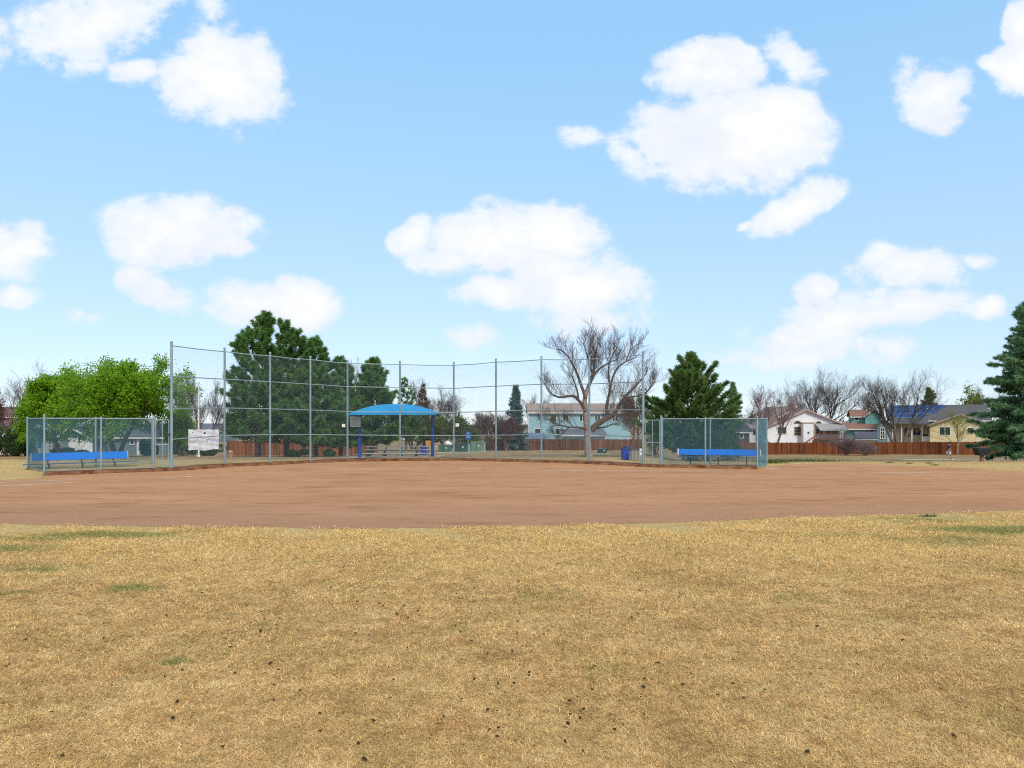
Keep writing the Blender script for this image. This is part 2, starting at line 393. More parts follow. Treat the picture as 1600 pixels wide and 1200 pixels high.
PL = ([0,29,33,42,50,62,75,85,120,300,2000], [0.0,0.0,0.09,0.12,-0.05,-0.45,-1.0,-1.5,-1.6,-1.8,-1.8])
PC = ([0,36,40,47,52,60,75,100,130,300,2000], [0.0,0.0,0.05,0.15,0.0,-0.2,-0.6,-1.4,-1.55,-1.8,-1.8])
PR = ([0,40,44,52,72,100,130,300,2000], [0.0,0.0,0.0,-0.35,-1.35,-1.95,-2.0,-2.0,-2.0])
def sm(a, b, x): q = np.clip((x - a) / (b - a), 0, 1); return q*q*(3-2*q)
def ground(x, y):
    x = np.asarray(x, float); y = np.asarray(y, float)
    uu = x / np.maximum(y, 1.0)
    wl = 1 - sm(-0.24, -0.16, uu); wr = sm(0.17, 0.24, uu); wc = 1 - wl - wr
    return wl*np.interp(y, *PL) + wc*np.interp(y, *PC) + wr*np.interp(y, *PR)
def gz(x, y): return float(ground(x, y))

xs = np.unique(np.concatenate([np.arange(-30, 30.01, 0.5), np.arange(-80, 80.1, 2.0), np.linspace(-900, 900, 61)]))
ys = np.unique(np.concatenate([np.arange(-6, 56, 0.5), np.arange(56, 140, 2.0), np.linspace(140, 1500, 40), np.array([-300., -100, -30])]))
gx, gy = np.meshgrid(xs, ys); gzv = ground(gx, gy)
ind = inpoly(gx, gy, DIRT); nearby = ind.copy()
for q_ in ((1.3,0),(-1.3,0),(0,1.3),(0,-1.3),(.9,.9),(-.9,.9),(.9,-.9),(-.9,-.9)):
    w_ = inpoly(gx+q_[0], gy+q_[1], DIRT); ind &= w_
    nearby |= inpoly(gx+q_[0], gy+q_[1], DIRT)
und = 0.018*np.sin(gx*0.9+1.3)*np.sin(gy*0.8) + 0.012*np.sin(gx*2.1+gy*1.7)
und = np.where(nearby, 0.0, und)
fd = np.zeros(gx.shape, bool)
for q_ in ((0,0),(.5,0),(-.5,0),(0,.5),(0,-.5)): fd |= inpoly(gx+q_[0], gy+q_[1], DIRT)
fd &= (gy > 28) & (gx/np.maximum(gy, 1) > -.645) & (gx/np.maximum(gy, 1) < .345)
gzv = np.where(ind | fd, -0.04, np.where(nearby & (np.abs(gzv) < 0.02), 0.003, np.where(gy < 25, gzv + und, gzv + und*1.5)))
V = np.stack([gx.ravel(), gy.ravel(), gzv.ravel()], 1); nx = len(xs); ny = len(ys)
ii, jj = np.meshgrid(np.arange(nx-1), np.arange(ny-1)); a = (jj*nx+ii).ravel()
FQ = np.stack([a, a+1, a+nx+1, a+nx], 1)

def turf(name, blades=False):
    """dry spring turf: straw, tan and reddish patches, with the few green patches where they grow"""
    m, t, b = newmat(name)
    pos = t.new('ShaderNodeNewGeometry').outputs['Position']
    n1 = t.noise(pos, 0.55, 5, 0.62); n2 = t.noise(pos, 2.6, 5, 0.65); n3 = t.noise(pos, 9.0, 4, 0.6)
    f = t.math('ADD', t.math('MULTIPLY', n1, 0.28), t.math('ADD', t.math('MULTIPLY', n2, 0.38), t.math('MULTIPLY', n3, 0.34)))
    c = t.ramp(f, [(0.34, (0.31, 0.192, 0.070)), (0.45, (0.465, 0.312, 0.128)), (0.52, (0.555, 0.388, 0.172)), (0.64, (0.675, 0.505, 0.256))])
    red = t.mapr(t.noise(pos, 1.15, 4, 0.6), 0.54, 0.72, 0.0, 0.45)
    c = t.mix(red, c, (0.47, 0.255, 0.105))
    olive = t.mapr(t.noise(pos, 0.8, 5, 0.65, 0.6), 0.52, 0.74, 0.0, 0.6)
    c = t.mix(olive, c, (0.32, 0.27, 0.075))
    y_ = t.new('ShaderNodeSeparateXYZ', {0: pos}).outputs['Y']
    c = t.mix(t.math('MULTIPLY', t.mapr(t.math('ADD', y_, t.math('MULTIPLY_ADD', n1, 7.0, -3.5)), 9.5, 15.0, 0, 0.5), t.mapr(y_, 40, 46, 1, 0)), c, (0.62, 0.445, 0.185))
    gm = None
    x_ = t.new('ShaderNodeSeparateXYZ', {0: pos}).outputs['X']
    for (px, py, rx, ry, st) in [(165,836,2.3,0.75,1.0),(60,842,2.2,0.9,.55),(10,858,1.6,.7,.7),(50,888,1.3,.6,.6),(212,921,.7,.4,.7),(275,1034,.22,.18,.9),
                                 (1575,828,3.0,1.1,1.0),(1450,812,3.0,1.3,.45),(1500,845,2.4,1.2,.5),(1300,835,2.0,.9,.35),(5,930,.9,.4,.5),(430,880,1.5,.5,.25)]:
        Z = ZG(py)
        mp = t.new('ShaderNodeMapping', {'Vector': pos, 'Location': (X(px, Z), Z, 0), 'Scale': (rx, ry, 60)}, vector_type='TEXTURE').outputs[0]
        g = t.math('MULTIPLY', t.new('ShaderNodeTexGradient', {'Vector': mp}, gradient_type='SPHERICAL').outputs['Fac'], st*1.6)
        gm = g if gm is None else t.math('MAXIMUM', gm, g)
    far = t.math('MULTIPLY', t.mapr(y_, 49, 54, 0, 0.65), t.mapr(y_, 72, 80, 1, 0.45))
    far = t.math('MULTIPLY', far, t.mapr(x_, 8, 16, 0.45, 1.0))
    gm = t.math('MAXIMUM', gm, far)
    gn = t.mapr(t.math('ADD', gm, t.math('MULTIPLY_ADD', t.noise(pos, 2.2, 6, 0.75), 2.4, -1.2)), 0.15, 1.05, 0, 0.8)
    gn = t.math('MULTIPLY', gn, t.mapr(gm, 0.0, 0.25, 0, 1))
    c = t.mix(gn, c, (0.22, 0.22, 0.06))
    bare = t.math('MULTIPLY', t.mapr(y_, 45.5, 49, 0, 1), t.mapr(t.noise(pos, 0.7, 5, 0.7), 0.36, 0.60, 0.25, 0.85))
    c = t.mix(bare, c, (0.25, 0.165, 0.095))
    if blades:
        v = t.new('ShaderNodeAttribute', attribute_name='v').outputs['Fac']
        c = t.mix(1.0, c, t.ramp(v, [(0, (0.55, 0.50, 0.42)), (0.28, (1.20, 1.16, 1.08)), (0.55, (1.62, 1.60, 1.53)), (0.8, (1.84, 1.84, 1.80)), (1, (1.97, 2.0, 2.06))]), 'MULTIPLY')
        t.l.new(c, b.inputs['Base Color']); b.inputs['Roughness'].default_value = 0.7; b.inputs['Specular IOR Level'].default_value = 0.2
        tr = t.new('ShaderNodeBsdfTranslucent', {'Color': c})
        ms = t.new('ShaderNodeMixShader', {0: 0.3}); t.l.new(b.outputs[0], ms.inputs[1]); t.l.new(tr.outputs[0], ms.inputs[2])
        t.l.new(ms.outputs[0], t.n['Material Output'].inputs['Surface'])
    else:
        fine = t.noise(pos, 60.0, 3, 0.7); fin2 = t.noise(pos, 22.0, 4, 0.7)
        k = t.math('ADD', t.math('MULTIPLY', fine, 0.55), t.math('MULTIPLY', fin2, 0.45))
        c = t.mix(1.0, c, t.ramp(k, [(0.36, 0.46), (0.5, 0.86), (0.64, 1.28)]), 'MULTIPLY')
        t.l.new(c, b.inputs['Base Color']); b.inputs['Roughness'].default_value = 0.9; b.inputs['Specular IOR Level'].default_value = 0.1
        bn = t.new('ShaderNodeBump', {'Height': k, 'Strength': 0.6, 'Distance': 0.03}); t.l.new(bn.outputs[0], b.inputs['Normal'])
    return m
lawn = np_mesh('lawn', V, FQ, turf('dry turf'), smooth=True)
tag(lawn, kind='structure')

# infield dirt
def dirtmat():
    m, t, b = newmat('infield dirt')
    pos = t.new('ShaderNodeNewGeometry').outputs['Position']
    ps = t.new('ShaderNodeVectorMath', {0: pos, 1: (0.35, 1.0, 1.0)}, operation='MULTIPLY').outputs[0]
    y_ = t.new('ShaderNodeSeparateXYZ', {0: pos}).outputs['Y']
    n1 = t.noise(ps, 0.35, 5, 0.6); n2 = t.noise(ps, 1.6, 5, 0.65); n3 = t.noise(pos, 14.0, 5, 0.7)
    n4 = t.noise(ps, 7.0, 5, 0.72)
    f = t.math('ADD', t.math('MULTIPLY', n1, 0.30), t.math('ADD', t.math('MULTIPLY', n2, 0.26), t.math('ADD', t.math('MULTIPLY', n3, 0.20), t.math('MULTIPLY', n4, 0.24))))
    c = t.ramp(f, [(0.36, (0.36, 0.168, 0.076)), (0.46, (0.48, 0.242, 0.116)), (0.55, (0.545, 0.288, 0.146)), (0.66, (0.61, 0.352, 0.195))])
    edge = t.mapr(t.math('ADD', y_, t.math('MULTIPLY_ADD', n1, 4.0, -2.0)), 17.0, 23.5, 0.75, 0.0)
    c = t.mix(edge, c, (0.42, 0.226, 0.138))
    wear = t.mapr(t.noise(ps, 0.9, 4, 0.7), 0.52, 0.68, 0, 0.6)
    c = t.mix(wear, c, (0.31, 0.15, 0.062))
    speck = t.math('MAXIMUM', t.mapr(t.noise(pos, 15.0, 3, 0.6), 0.66, 0.74, 0, 0.6), t.mapr(t.noise(ps, 5.0, 4, 0.7), 0.66, 0.75, 0, 0.5))
    c = t.mix(speck, c, (0.19, 0.10, 0.055))
    t.l.new(c, b.inputs['Base Color']); b.inputs['Roughness'].default_value = 0.95; b.inputs['Specular IOR Level'].default_value = 0.08
    bn = t.new('ShaderNodeBump', {'Height': t.math('ADD', n3, t.noise(pos, 4.0, 5, 0.7)), 'Strength': 0.7, 'Distance': 0.06}); t.l.new(bn.outputs[0], b.inputs['Normal'])
    return m
import bmesh
def sheet(name, poly, z, mat, step=0.35, jit=0.06):
    pts = []
    for i in range(len(poly)):
        a = np.array(poly[i]); b_ = np.array(poly[(i+1) % len(poly)]); n = max(1, int(np.linalg.norm(b_-a)/step))
        for k in range(n):
            pts.append(a + (b_-a)*k/n)
    pts = np.array(pts); jn = rng.normal(0, jit, (len(pts)+8, 2)); ker = np.ones(5)/5
    pts += np.stack([np.convolve(jn[:, k], ker, 'same')[4:-4] for k in range(2)], 1)*2.2
    bm = bmesh.new(); vsx = [bm.verts.new((p[0], p[1], z if not callable(z) else z(p[0], p[1]))) for p in pts]
    f = bm.faces.new(vsx); bmesh.ops.triangulate(bm, faces=[f])
    bmesh.ops.recalc_face_normals(bm, faces=bm.faces)
    if sum(f.normal.z for f in bm.faces) < 0: bmesh.ops.reverse_faces(bm, faces=bm.faces)
    me = bpy.data.meshes.new(name); bm.to_mesh(me); bm.free(); me.materials.append(mat)
    o = bpy.data.objects.new(name, me); col.objects.link(o); return o
dirt = sheet('infield_ground', DIRT, 0.007, dirtmat(), 0.30, 0.10); tag(dirt, kind='structure')

# eroded bank where the infield has been scraped lower than the ground behind the fences
def strip(name, line, prof, mat, step=0.25):
    pts = []
    for a, b_ in zip(line[:-1], line[1:]):
        a = np.array(a); b_ = np.array(b_); n = max(1, int(np.linalg.norm(b_-a)/step)); 
        for k in range(n): pts.append(a+(b_-a)*k/n)
    pts.append(np.array(line[-1])); pts = np.array(pts)
    tan = np.gradient(pts, axis=0); tan /= np.linalg.norm(tan, axis=1)[:, None]
    nrm = np.stack([tan[:, 1], -tan[:, 0]], 1)          # to the field side for a line run left to right
    n = len(pts); rows = []
    ph = rng.normal(0, 1, n); ph = np.convolve(ph, np.ones(5)/5, 'same')
    for off, z, jo, jz in prof:
        o_ = off + jo*(ph + rng.normal(0, .5, n)); zq = z + jz*(np.roll(ph, 3)*1.5 + rng.normal(0, .5, n))
        q = pts + nrm*o_[:, None]; rows.append(np.column_stack([q, zq]))
    Vv = np.concatenate(rows); k = len(rows); fs = []
    for r_ in range(k-1):
        for i in range(n-1): fs.append((r_*n+i, r_*n+i+1, (r_+1)*n+i+1, (r_+1)*n+i))
    return np_mesh(name, Vv, np.array(fs), mat, smooth=False)
M['bank'] = pm('bare red brown soil', (0.16, 0.054, 0.022), 0.95, 0, 0.45, 2.2, 0.8, 9.0, spec=0.05, c2=(0.30, 0.145, 0.075))
bank = strip('earth_bank_ground', LIP, [(0.62,0.000,.10,.0),(0.5,0.03,.10,.01),(0.36,0.11,.07,.03),(0.22,0.145,.05,.02),(-0.5,0.14,.05,.01),(-1.35,0.03,.1,.01)], M['bank'])
tag(bank, kind='structure')

# worn chalk lines
M['chalk'] = pm('worn chalk', (0.52, 0.34, 0.215), 0.95, 0, 0.2, 0.8, spec=0.05, c2=(0.74, 0.60, 0.48))
def chalk(pxs, w_, label):
    pts = [gpt(*p) for p in pxs]
    mb = MB(); rnd = random.Random(len(pxs)+int(pxs[0][0]))
    line = []
    for a, b_ in zip(pts[:-1], pts[1:]):
        n = max(2, int(math.dist(a, b_)/0.35))
        for k in range(n): line.append((a[0]+(b_[0]-a[0])*k/n, a[1]+(b_[1]-a[1])*k/n))
    line.append(pts[-1])
    d = (pts[-1][0]-pts[0][0], pts[-1][1]-pts[0][1]); L = math.hypot(*d); nx_, ny_ = -d[1]/L, d[0]/L
    ww = 0.0
    prev = None
    for i, p in enumerate(line):
        ww = w_*1.0*max(.22, 0.62+0.45*math.sin(i*0.31+rnd.random())*rnd.random()+0.25*rnd.random())
        cur = ((p[0]-nx_*ww/2, p[1]-ny_*ww/2, 0.011), (p[0]+nx_*ww/2, p[1]+ny_*ww/2, 0.011))
        if prev: mb.add([prev[0], cur[0], cur[1], prev[1]], [(0,1,2,3)])
        prev = cur
    o = mb.build('chalk_line', M['chalk'])
    return tag(o, label, 'chalk line', 'worn chalk lines on the infield', )
chalk([(-60,757),(0,754.2),(60,752),(130,749)], 0.22, 'short faint chalk line on the dirt just in front of the left dugout')
chalk([(-60,763),(0,760),(60,756.5),(160,752),(260,747),(370,741),(480,736.5),(560,734.5),(640,733.4)], 0.26, 'long chalk line slanting across the dirt from far left toward the backstop')
chalk([(720,732.6),(820,732.8),(920,733.2)], 0.30, 'faint chalk line on the dirt in front of the middle of the backstop')
chalk([(840,735.4),(980,735.8),(1130,736.5)], 0.32, 'chalk line on the dirt below the bare tree and the right gate')
chalk([(1195,732.6),(1280,733.0),(1360,733.6)], 0.30, 'short chalk line starting at the outer corner of the right dugout')
chalk([(1340,738.0),(1450,738.6),(1550,739.4),(1700,741.2)], 0.34, 'pale chalk line at far right of the dirt, running out of the picture')

# grass blades
def vnoise(x, y, cell, seed):
    g = np.random.default_rng(seed).uniform(0, 1, (256, 256)); fx, fy = x/cell, y/cell; ix, iy = np.floor(fx).astype(int), np.floor(fy).astype(int)
    tx_, ty_ = fx-ix, fy-iy; tx_ = tx_*tx_*(3-2*tx_); ty_ = ty_*ty_*(3-2*ty_)
    a = g[ix % 256, iy % 256]; b = g[(ix+1) % 256, iy % 256]; c = g[ix % 256, (iy+1) % 256]; d = g[(ix+1) % 256, (iy+1) % 256]
    return (a*(1-tx_)+b*tx_)*(1-ty_)+(c*(1-tx_)+d*tx_)*ty_
def blades_mesh(name, P, length, width, lean, mat, seed):
    r = np.random.default_rng(seed); n = len(P)
    cl = 0.55*vnoise(P[:, 0], P[:, 1], .16, 31)+0.45*vnoise(P[:, 0], P[:, 1], .5, 32)
    az = r.uniform(0, 2*np.pi, n)+cl*3; ln = length*r.uniform(0.6, 1.4, n)*(0.78+0.50*cl); le = np.clip(r.normal(lean, 0.25, n), 0.1, 1.45)
    d = np.stack([np.cos(az)*np.sin(le), np.sin(az)*np.sin(le), np.cos(le)], 1)*ln[:, None]
    a2 = az + np.pi/2 + r.normal(0, 0.6, n); s_ = np.stack([np.cos(a2), np.sin(a2), np.zeros(n)], 1)*(width*r.uniform(0.7, 1.3, n))[:, None]/2
    Vv = np.stack([P - s_, P + s_, P + d], 1).reshape(-1, 3)
    Ff = np.arange(3*n).reshape(-1, 3)
    v = np.clip(r.beta(1.5, 1.6, n), 0, 1)
    return np_mesh(name, Vv, Ff, mat, v=v)
Tb = turf('turf blades', True)
def scatter(n, y0, y1, umax, seed, dens_pow=0.0):
    r = np.random.default_rng(seed)
    y = np.sqrt(r.uniform(y0**2, y1**2, n)) if dens_pow == 0 else y0*(y1/y0)**r.uniform(0, 1, n)
    x = r.uniform(-umax, umax, n)*y
    return x, y
x_, y_ = scatter(560000, 4.3, 21.5, 0.80, 5, 1)
ok = ~inpoly(x_+rng.normal(0, .1, len(x_)), y_+rng.normal(0.10, .25, len(x_)), DIRT); x_, y_ = x_[ok], y_[ok]
zq = ground(x_, y_) + 0.018*np.sin(x_*0.9+1.3)*np.sin(y_*0.8) + 0.012*np.sin(x_*2.1+y_*1.7)
sc_ = (y_/8.0)**0.5
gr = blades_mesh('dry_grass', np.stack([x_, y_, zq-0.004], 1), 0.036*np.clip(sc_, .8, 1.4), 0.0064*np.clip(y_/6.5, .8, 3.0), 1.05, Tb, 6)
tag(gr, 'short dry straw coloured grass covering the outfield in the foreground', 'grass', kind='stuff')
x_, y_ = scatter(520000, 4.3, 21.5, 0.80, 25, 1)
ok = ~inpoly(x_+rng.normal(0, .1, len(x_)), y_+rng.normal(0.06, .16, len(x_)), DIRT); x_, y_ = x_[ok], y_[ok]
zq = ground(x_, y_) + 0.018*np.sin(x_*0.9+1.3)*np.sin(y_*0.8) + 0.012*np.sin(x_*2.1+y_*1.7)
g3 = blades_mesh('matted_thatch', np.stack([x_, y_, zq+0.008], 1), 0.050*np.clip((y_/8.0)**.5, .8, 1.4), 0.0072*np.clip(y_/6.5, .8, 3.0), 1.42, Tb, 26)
tag(g3, 'flat matted straw lying between the standing grass blades of the foreground', 'thatch', kind='stuff')
# thin fringe beyond the dirt on the right and left
x_, y_ = scatter(150000, 33, 60, 0.95, 15, 1); ok = (~inpoly(x_, y_, DIRT)) & ((x_/y_ > 0.33) | (x_/y_ < -0.60)); x_, y_ = x_[ok], y_[ok]
g2 = blades_mesh('dry_grass', np.stack([x_, y_, ground(x_, y_)], 1), 0.07, 0.013, 0.9, Tb, 16)
tag(g2, 'dry grass fringe beyond the infield dirt at both far sides', 'grass', kind='stuff')

# dark soil plugs lying on the turf
M['clod'] = pm('dark soil plug', (0.095, 0.058, 0.030), 0.95, 0, 0.4, 30.0, 0.6, 60.0, spec=0.05)
CP = [(162,978),(367,1056),(435,1051),(257,1061),(285,1051),(270,1127),(348,1172),(277,1101),(82,1118),(392,976),(413,971),(407,990),(432,980),(433,986),(602,929),(620,962),(558,943),(557,955),(592,946),(660,943),(667,959),(712,981),(720,990),(556,993),(507,1035),(762,1025),(737,1005),(762,1114),(795,1123),(777,1156),(560,1167),(570,1192),(422,1041),(360,1015),(335,995),(302,1007),(315,929),(305,878),(385,875),(260,965),(222,992),(162,1001),(177,1004),(40,1003),(10,1045),(15,1042),(97,1187),(62,1142),
      (930,1045),(1028,1040),(1007,1065),(1005,1078),(925,1082),(890,1100),(891,1121),(906,1127),(887,1136),(912,1113),(960,1145),(883,1164),(911,1179),(995,1113),(1195,1082),(1122,1090),(1067,1074),(1145,1072),(1262,1181),(987,968),(997,962),(809,975),(811,962),(1215,1024),(1277,982),(1332,1000),(1410,1004),(830,892),(810,912),(1490,1155),(1000,926),(1215,945),(1255,958),(1162,1095),(1568,893),(1470,873),(1235,874),(1093,890),(1061,936),(875,863),(960,862),(803,1072),(827,1055),(1080,1057),(1340,1042)]
rc = random.Random(4)
CPH = [(p, 1.0) for p in CP]
while len(CPH) < 235:
    px = rc.gauss(640, 330); py = rc.triangular(838, 1195, 950)
    if 5 < px < 1590: CPH.append(((px, py), rc.uniform(0.35, 0.9)))
def clod_mesh(seed):
    bm = bmesh.new(); bmesh.ops.create_icosphere(bm, subdivisions=2, radius=1.0); r = random.Random(seed)
    ph = [r.uniform(0, 6.28) for _ in range(6)]
    for v in bm.verts:
        k = 1 + 0.22*math.sin(v.co.x*3+ph[0])*math.sin(v.co.y*3+ph[1]) + 0.2*math.sin(v.co.z*4+ph[2]+v.co.x*2) + r.uniform(-.12, .12)
        v.co = (v.co.x*k*1.2, v.co.y*k*0.9, v.co.z*k*0.75)
    me = bpy.data.meshes.new('soil_plug'); bm.to_mesh(me); bm.free(); me.materials.append(M['clod']); return me
CM = [clod_mesh(i) for i in range(5)]
for i, ((px, py), s_) in enumerate(CPH):
    Z = ZG(py); xx = X(px, Z)
    o = bpy.data.objects.new('soil_plug', CM[i % 5]); col.objects.link(o)
    k = s_*rc.uniform(0.010, 0.0165)*(1 if Z < 12 else 1.25)
    o.location = (xx, Z, gz(xx, Z)+0.026+k*0.3); o.scale = (k*rc.uniform(.8, 1.5), k*rc.uniform(.7, 1.2), k*rc.uniform(.55, 1.0)); o.rotation_euler = (rc.uniform(-.4, .4), rc.uniform(-.4, .4), rc.uniform(0, 6.28))
    tag(o, 'small dark brown soil plug lying on the dry foreground grass', 'soil plug', 'dark soil plugs scattered on the dry grass')

# ------------------------------------------------------------------ chain-link fencing
def link_panel(A, B, z0, z1, org, name, parent, mat, wire=0.0038, pitch=0.0718, seg=0.45, z0b=None):
    """diagonal wires of one panel between base points A and B"""
    A = np.array(A); B = np.array(B); L = np.linalg.norm(B-A); H = z1-z0; d = (B-A)/L; nrm = np.array((d[1], -d[0]))
    S0 = []; S1 = []
    for sgn in (1, -1):
        for c in np.arange(-H if sgn > 0 else 0, L if sgn > 0 else L+H, pitch):
            lo = max(0.0, -c) if sgn > 0 else max(0.0, c-L); hi = min(H, L-c) if sgn > 0 else min(H, c)
            if hi-lo < 0.02: continue
            n = max(1, int(math.ceil((hi-lo)*1.414/seg))); zs = np.linspace(lo, hi, n+1)
            for a_, b_ in zip(zs[:-1], zs[1:]): S0.append((c+sgn*a_, a_, sgn)); S1.append((c+sgn*b_, b_, sgn))
    S0 = np.array(S0); S1 = np.array(S1)
    off = nrm[None, :]*(S0[:, 2:3]*wire*0.5)
    def W(S): return np.column_stack([A[0]+d[0]*S[:, 0]+off[:, 0], A[1]+d[1]*S[:, 0]+off[:, 1], z0+S[:, 1]]) - np.array(org)
    P0, P1 = W(S0), W(S1); dv = P1-P0; dv /= np.linalg.norm(dv, axis=1)[:, None]
    n3 = np.array((nrm[0], nrm[1], 0.0)); e1 = np.cross(dv, n3); r_ = wire/2*1.1
    Vv = []
    for k in range(3):
        q = 2*math.pi*k/3+math.pi/2; o_ = e1*r_*math.cos(q)*1.0 + n3[None, :]*r_*math.sin(q); Vv += [P0+o_, P1+o_]
    m = len(P0); Vv = np.stack(Vv, 1).reshape(-1, 3); b0 = np.arange(m)[:, None]*6
    Fq = np.concatenate([b0+np.array([[2*k, 2*k+1, (2*k+3) % 6, (2*k+2) % 6]]) for k in range(3)])
    return np_mesh(name, Vv, Fq, mat, parent)

# backstop
org = (X(709, 46.6), 46.6, 0.1)
bs = thing('backstop', 'tall curved chain-link backstop of eleven steel poles behind the infield', 'backstop', org)
HB = 6.1
zb = [zz({0:735,1:724,2:720,3:718,4:717,5:717,6:717,7:718,8:718,9:719,10:725}[i], BP[i][1]) for i in range(11)]
zt = [zz({0:535,1:545,2:552,3:558,4:563.5,5:565.5,6:567,7:562,8:558,9:557,10:550}[i], BP[i][1]) for i in range(11)]
for i, (x0, y0) in enumerate(BP):
    MB(org).cyl((x0, y0, zb[i]-0.4), (x0, y0, zt[i]), 0.066 if i in (0, 10) else 0.057, n=12).lathe([(0.075, 0), (0.07, 0.04), (0.03, 0.075)], (x0, y0, zt[i]), 12).build('post', M['galv'], bs, smooth=True)
for i in range(10):
    A, B = np.array(BP[i]), np.array(BP[i+1]); d = (B-A)/np.linalg.norm(B-A)
    b0 = (zb[i]+zb[i+1])/2
    for fr in (0.243, 0.483, 0.735, 0.975):
        za = zb[i]+fr*(zt[i]-zb[i]); zc = zb[i+1]+fr*(zt[i+1]-zb[i+1])
        a_ = (*(A+d*0.05), za); c_ = (*(B-d*0.05), zc); mid = tuple((np.array(a_)+np.array(c_))/2-np.array((0, 0, 0.025 if fr > .9 else 0.0)))
        MB(org).cyl(a_, mid, 0.026, n=8, cap=False).cyl(mid, c_, 0.026, n=8, cap=False).build('rail', M['galv_rail'], bs, smooth=True)
    off = np.array((d[1], -d[0]))*0.06
    zlo = min(zb[i], zb[i+1])+0.02; zhi = min(zb[i]+.975*(zt[i]-zb[i]), zb[i+1]+.975*(zt[i+1]-zb[i+1]))
    link_panel(A+off, B+off, zlo, zhi, org, 'chain_link_mesh', bs, M['wire'], 0.0031)

def dugout(D, label, midf, midb, sides, gatepost, ptop, pbot):
    org = (*((np.array(D['fl'])+np.array(D['br']))/2), 0.1)
    th = thing('dugout', label, 'dugout', org)
    def zbase(p): return max(gz(*p), 0.0)+0.05
    ztop = 2.62
    def post(p, r=0.045, extra=0.0): MB(org).cyl((*p, zbase(p)-0.3), (*p, ztop+extra), r, n=10).lathe([(r*1.25, 0), (r*1.1, 0.03), (0.01, 0.06)], (*p, ztop+extra), 10).build('post', M['galv'], th, smooth=True)
    def rail(a, b, z, r=0.024): MB(org).cyl((*a, z), (*b, z), r, n=8).build('rail', M['galv_rail'], th, smooth=True)
    fm = tuple(np.array(D['fl'])+(np.array(D['fr'])-np.array(D['fl']))*midf); bm_ = tuple(np.array(D['bl'])+(np.array(D['br'])-np.array(D['bl']))*midb)
    for p, e in ((D['fl'], .1), (fm, 0), (D['fr'], .06), (D['bl'], 0), (bm_, 0), (D['br'], 0)): post(p, extra=e)
    for a, b in ((D['fl'], fm), (fm, D['fr']), (D['bl'], bm_), (bm_, D['br'])) + tuple((D[s[0]], D[s[1]]) for s in sides):
        rail(a, b, ztop-0.03)
        link_panel(a, b, min(zbase(a), zbase(b)), ztop-0.03, org, 'chain_link_mesh', th, M['wire_dark'], 0.0056, 0.0718)
        MB(org).cyl((*a, zbase(a)+0.03), (*b, zbase(b)+0.03), 0.012, n=6).build('tension_wire', M['galv_rail'], th)
    # gate between the dugout and the last backstop pole
    P, Q = np.array(gatepost[0]), np.array(gatepost[1]); d = (Q-P)/np.linalg.norm(Q-P); a, b = P+d*0.09, Q-d*0.12
    gzb = 0.06; zt_ = 2.52; fr = MB(org)
    for p in (a, b): fr.cyl((*p, gzb), (*p, zt_), 0.024, n=8)
    for z in (gzb+.02, 1.3, zt_): fr.cyl((*a, z), (*b, z), 0.02, n=8)
    fr.cyl((*((a+b)/2), gzb), (*((a+b)/2), zt_), 0.02, n=8)
    g = fr.build('gate', M['galv_rail'], th, smooth=True)
    link_panel(a, b, gzb, zt_, org, 'chain_link_mesh', g, M['wire_dark'], 0.0056)
    lt = MB(org); lt.box(b[0]-.05, b[0]+.07, b[1]-.06, b[1]+.04, 1.75, 1.86).build('latch', M['dark_metal'], g)
    return th
dugL = dugout(DL, 'left chain-link dugout with a blue bench inside, near the green tree', 0.5, 0.52, [('fl','bl')], (DL['fr'], BP[0]), 0, 0)
dugR = dugout(DR, 'right chain-link dugout with a blue bench, in front of the juniper tree', 0.47, 0.47, [('fr','br')], (DR['fl'], BP[10]), 0, 0)
# extra gate leaf standing open beside the right dugout
# benches
def bench(a, b, z, label, back, seat_ext, sh_=.41):
    a = np.array(a); b = np.array(b); L = np.linalg.norm(b-a); d = (b-a)/L; n = np.array((d[1], -d[0]))       # n: to the field
    org = (*((a+b)/2), z); th = thing('player_bench', label, 'bench', org, 'blue benches in the dugouts')
    def P(s, off, h): q = a+d*s+n*off; return (q[0], q[1], z+h)
    th_b = MB(org)
    h0, h1 = back
    vs = [P(0,-.10,h0),P(L,-.10,h0),P(L,-.20,h1),P(0,-.20,h1),P(0,-.135,h0-.01),P(L,-.135,h0-.01),P(L,-.24,h1-.01),P(0,-.24,h1-.01)]
    th_b.add(vs, [(0,1,2,3),(7,6,5,4),(0,4,5,1),(1,5,6,2),(2,6,7,3),(3,7,4,0)])
    th_b.build('backrest', M['bench_blue'], th, bevel=0.008)
    st = MB(org)
    for o0, o1 in ((-.06,.10),(.12,.28)):
        vs = [P(-seat_ext,o0,sh_),P(L+seat_ext,o0,sh_),P(L+seat_ext,o1,sh_),P(-seat_ext,o1,sh_),P(-seat_ext,o0,sh_+.04),P(L+seat_ext,o0,sh_+.04),P(L+seat_ext,o1,sh_+.04),P(-seat_ext,o1,sh_+.04)]
        st.add(vs, [(0,3,2,1),(4,5,6,7),(0,1,5,4),(1,2,6,5),(2,3,7,6),(3,0,4,7)])
    st.build('seat', M['bench_seat'], th)
    for s_ in (0, L):
        e = MB(org); e.bar(P(s_,-.115,h0-.01), P(s_,-.225,h1+.01), 0.05, 0.05); e.build('end_cap', M['alu'], th)
    for k in (0.16, 0.5, 0.84):
        lg = MB(org); lg.cyl(P(L*k, 0.1, -0.15), P(L*k, 0.1, sh_), .03, n=8); lg.bar(P(L*k,-.12,sh_-.015), P(L*k,.3,sh_-.015), .05, .04); lg.bar(P(L*k,-.13,sh_-.02), P(L*k,-.225,h1-.06), .05, .03)
        lg.build('leg', M['dark_metal'], th)
    return th
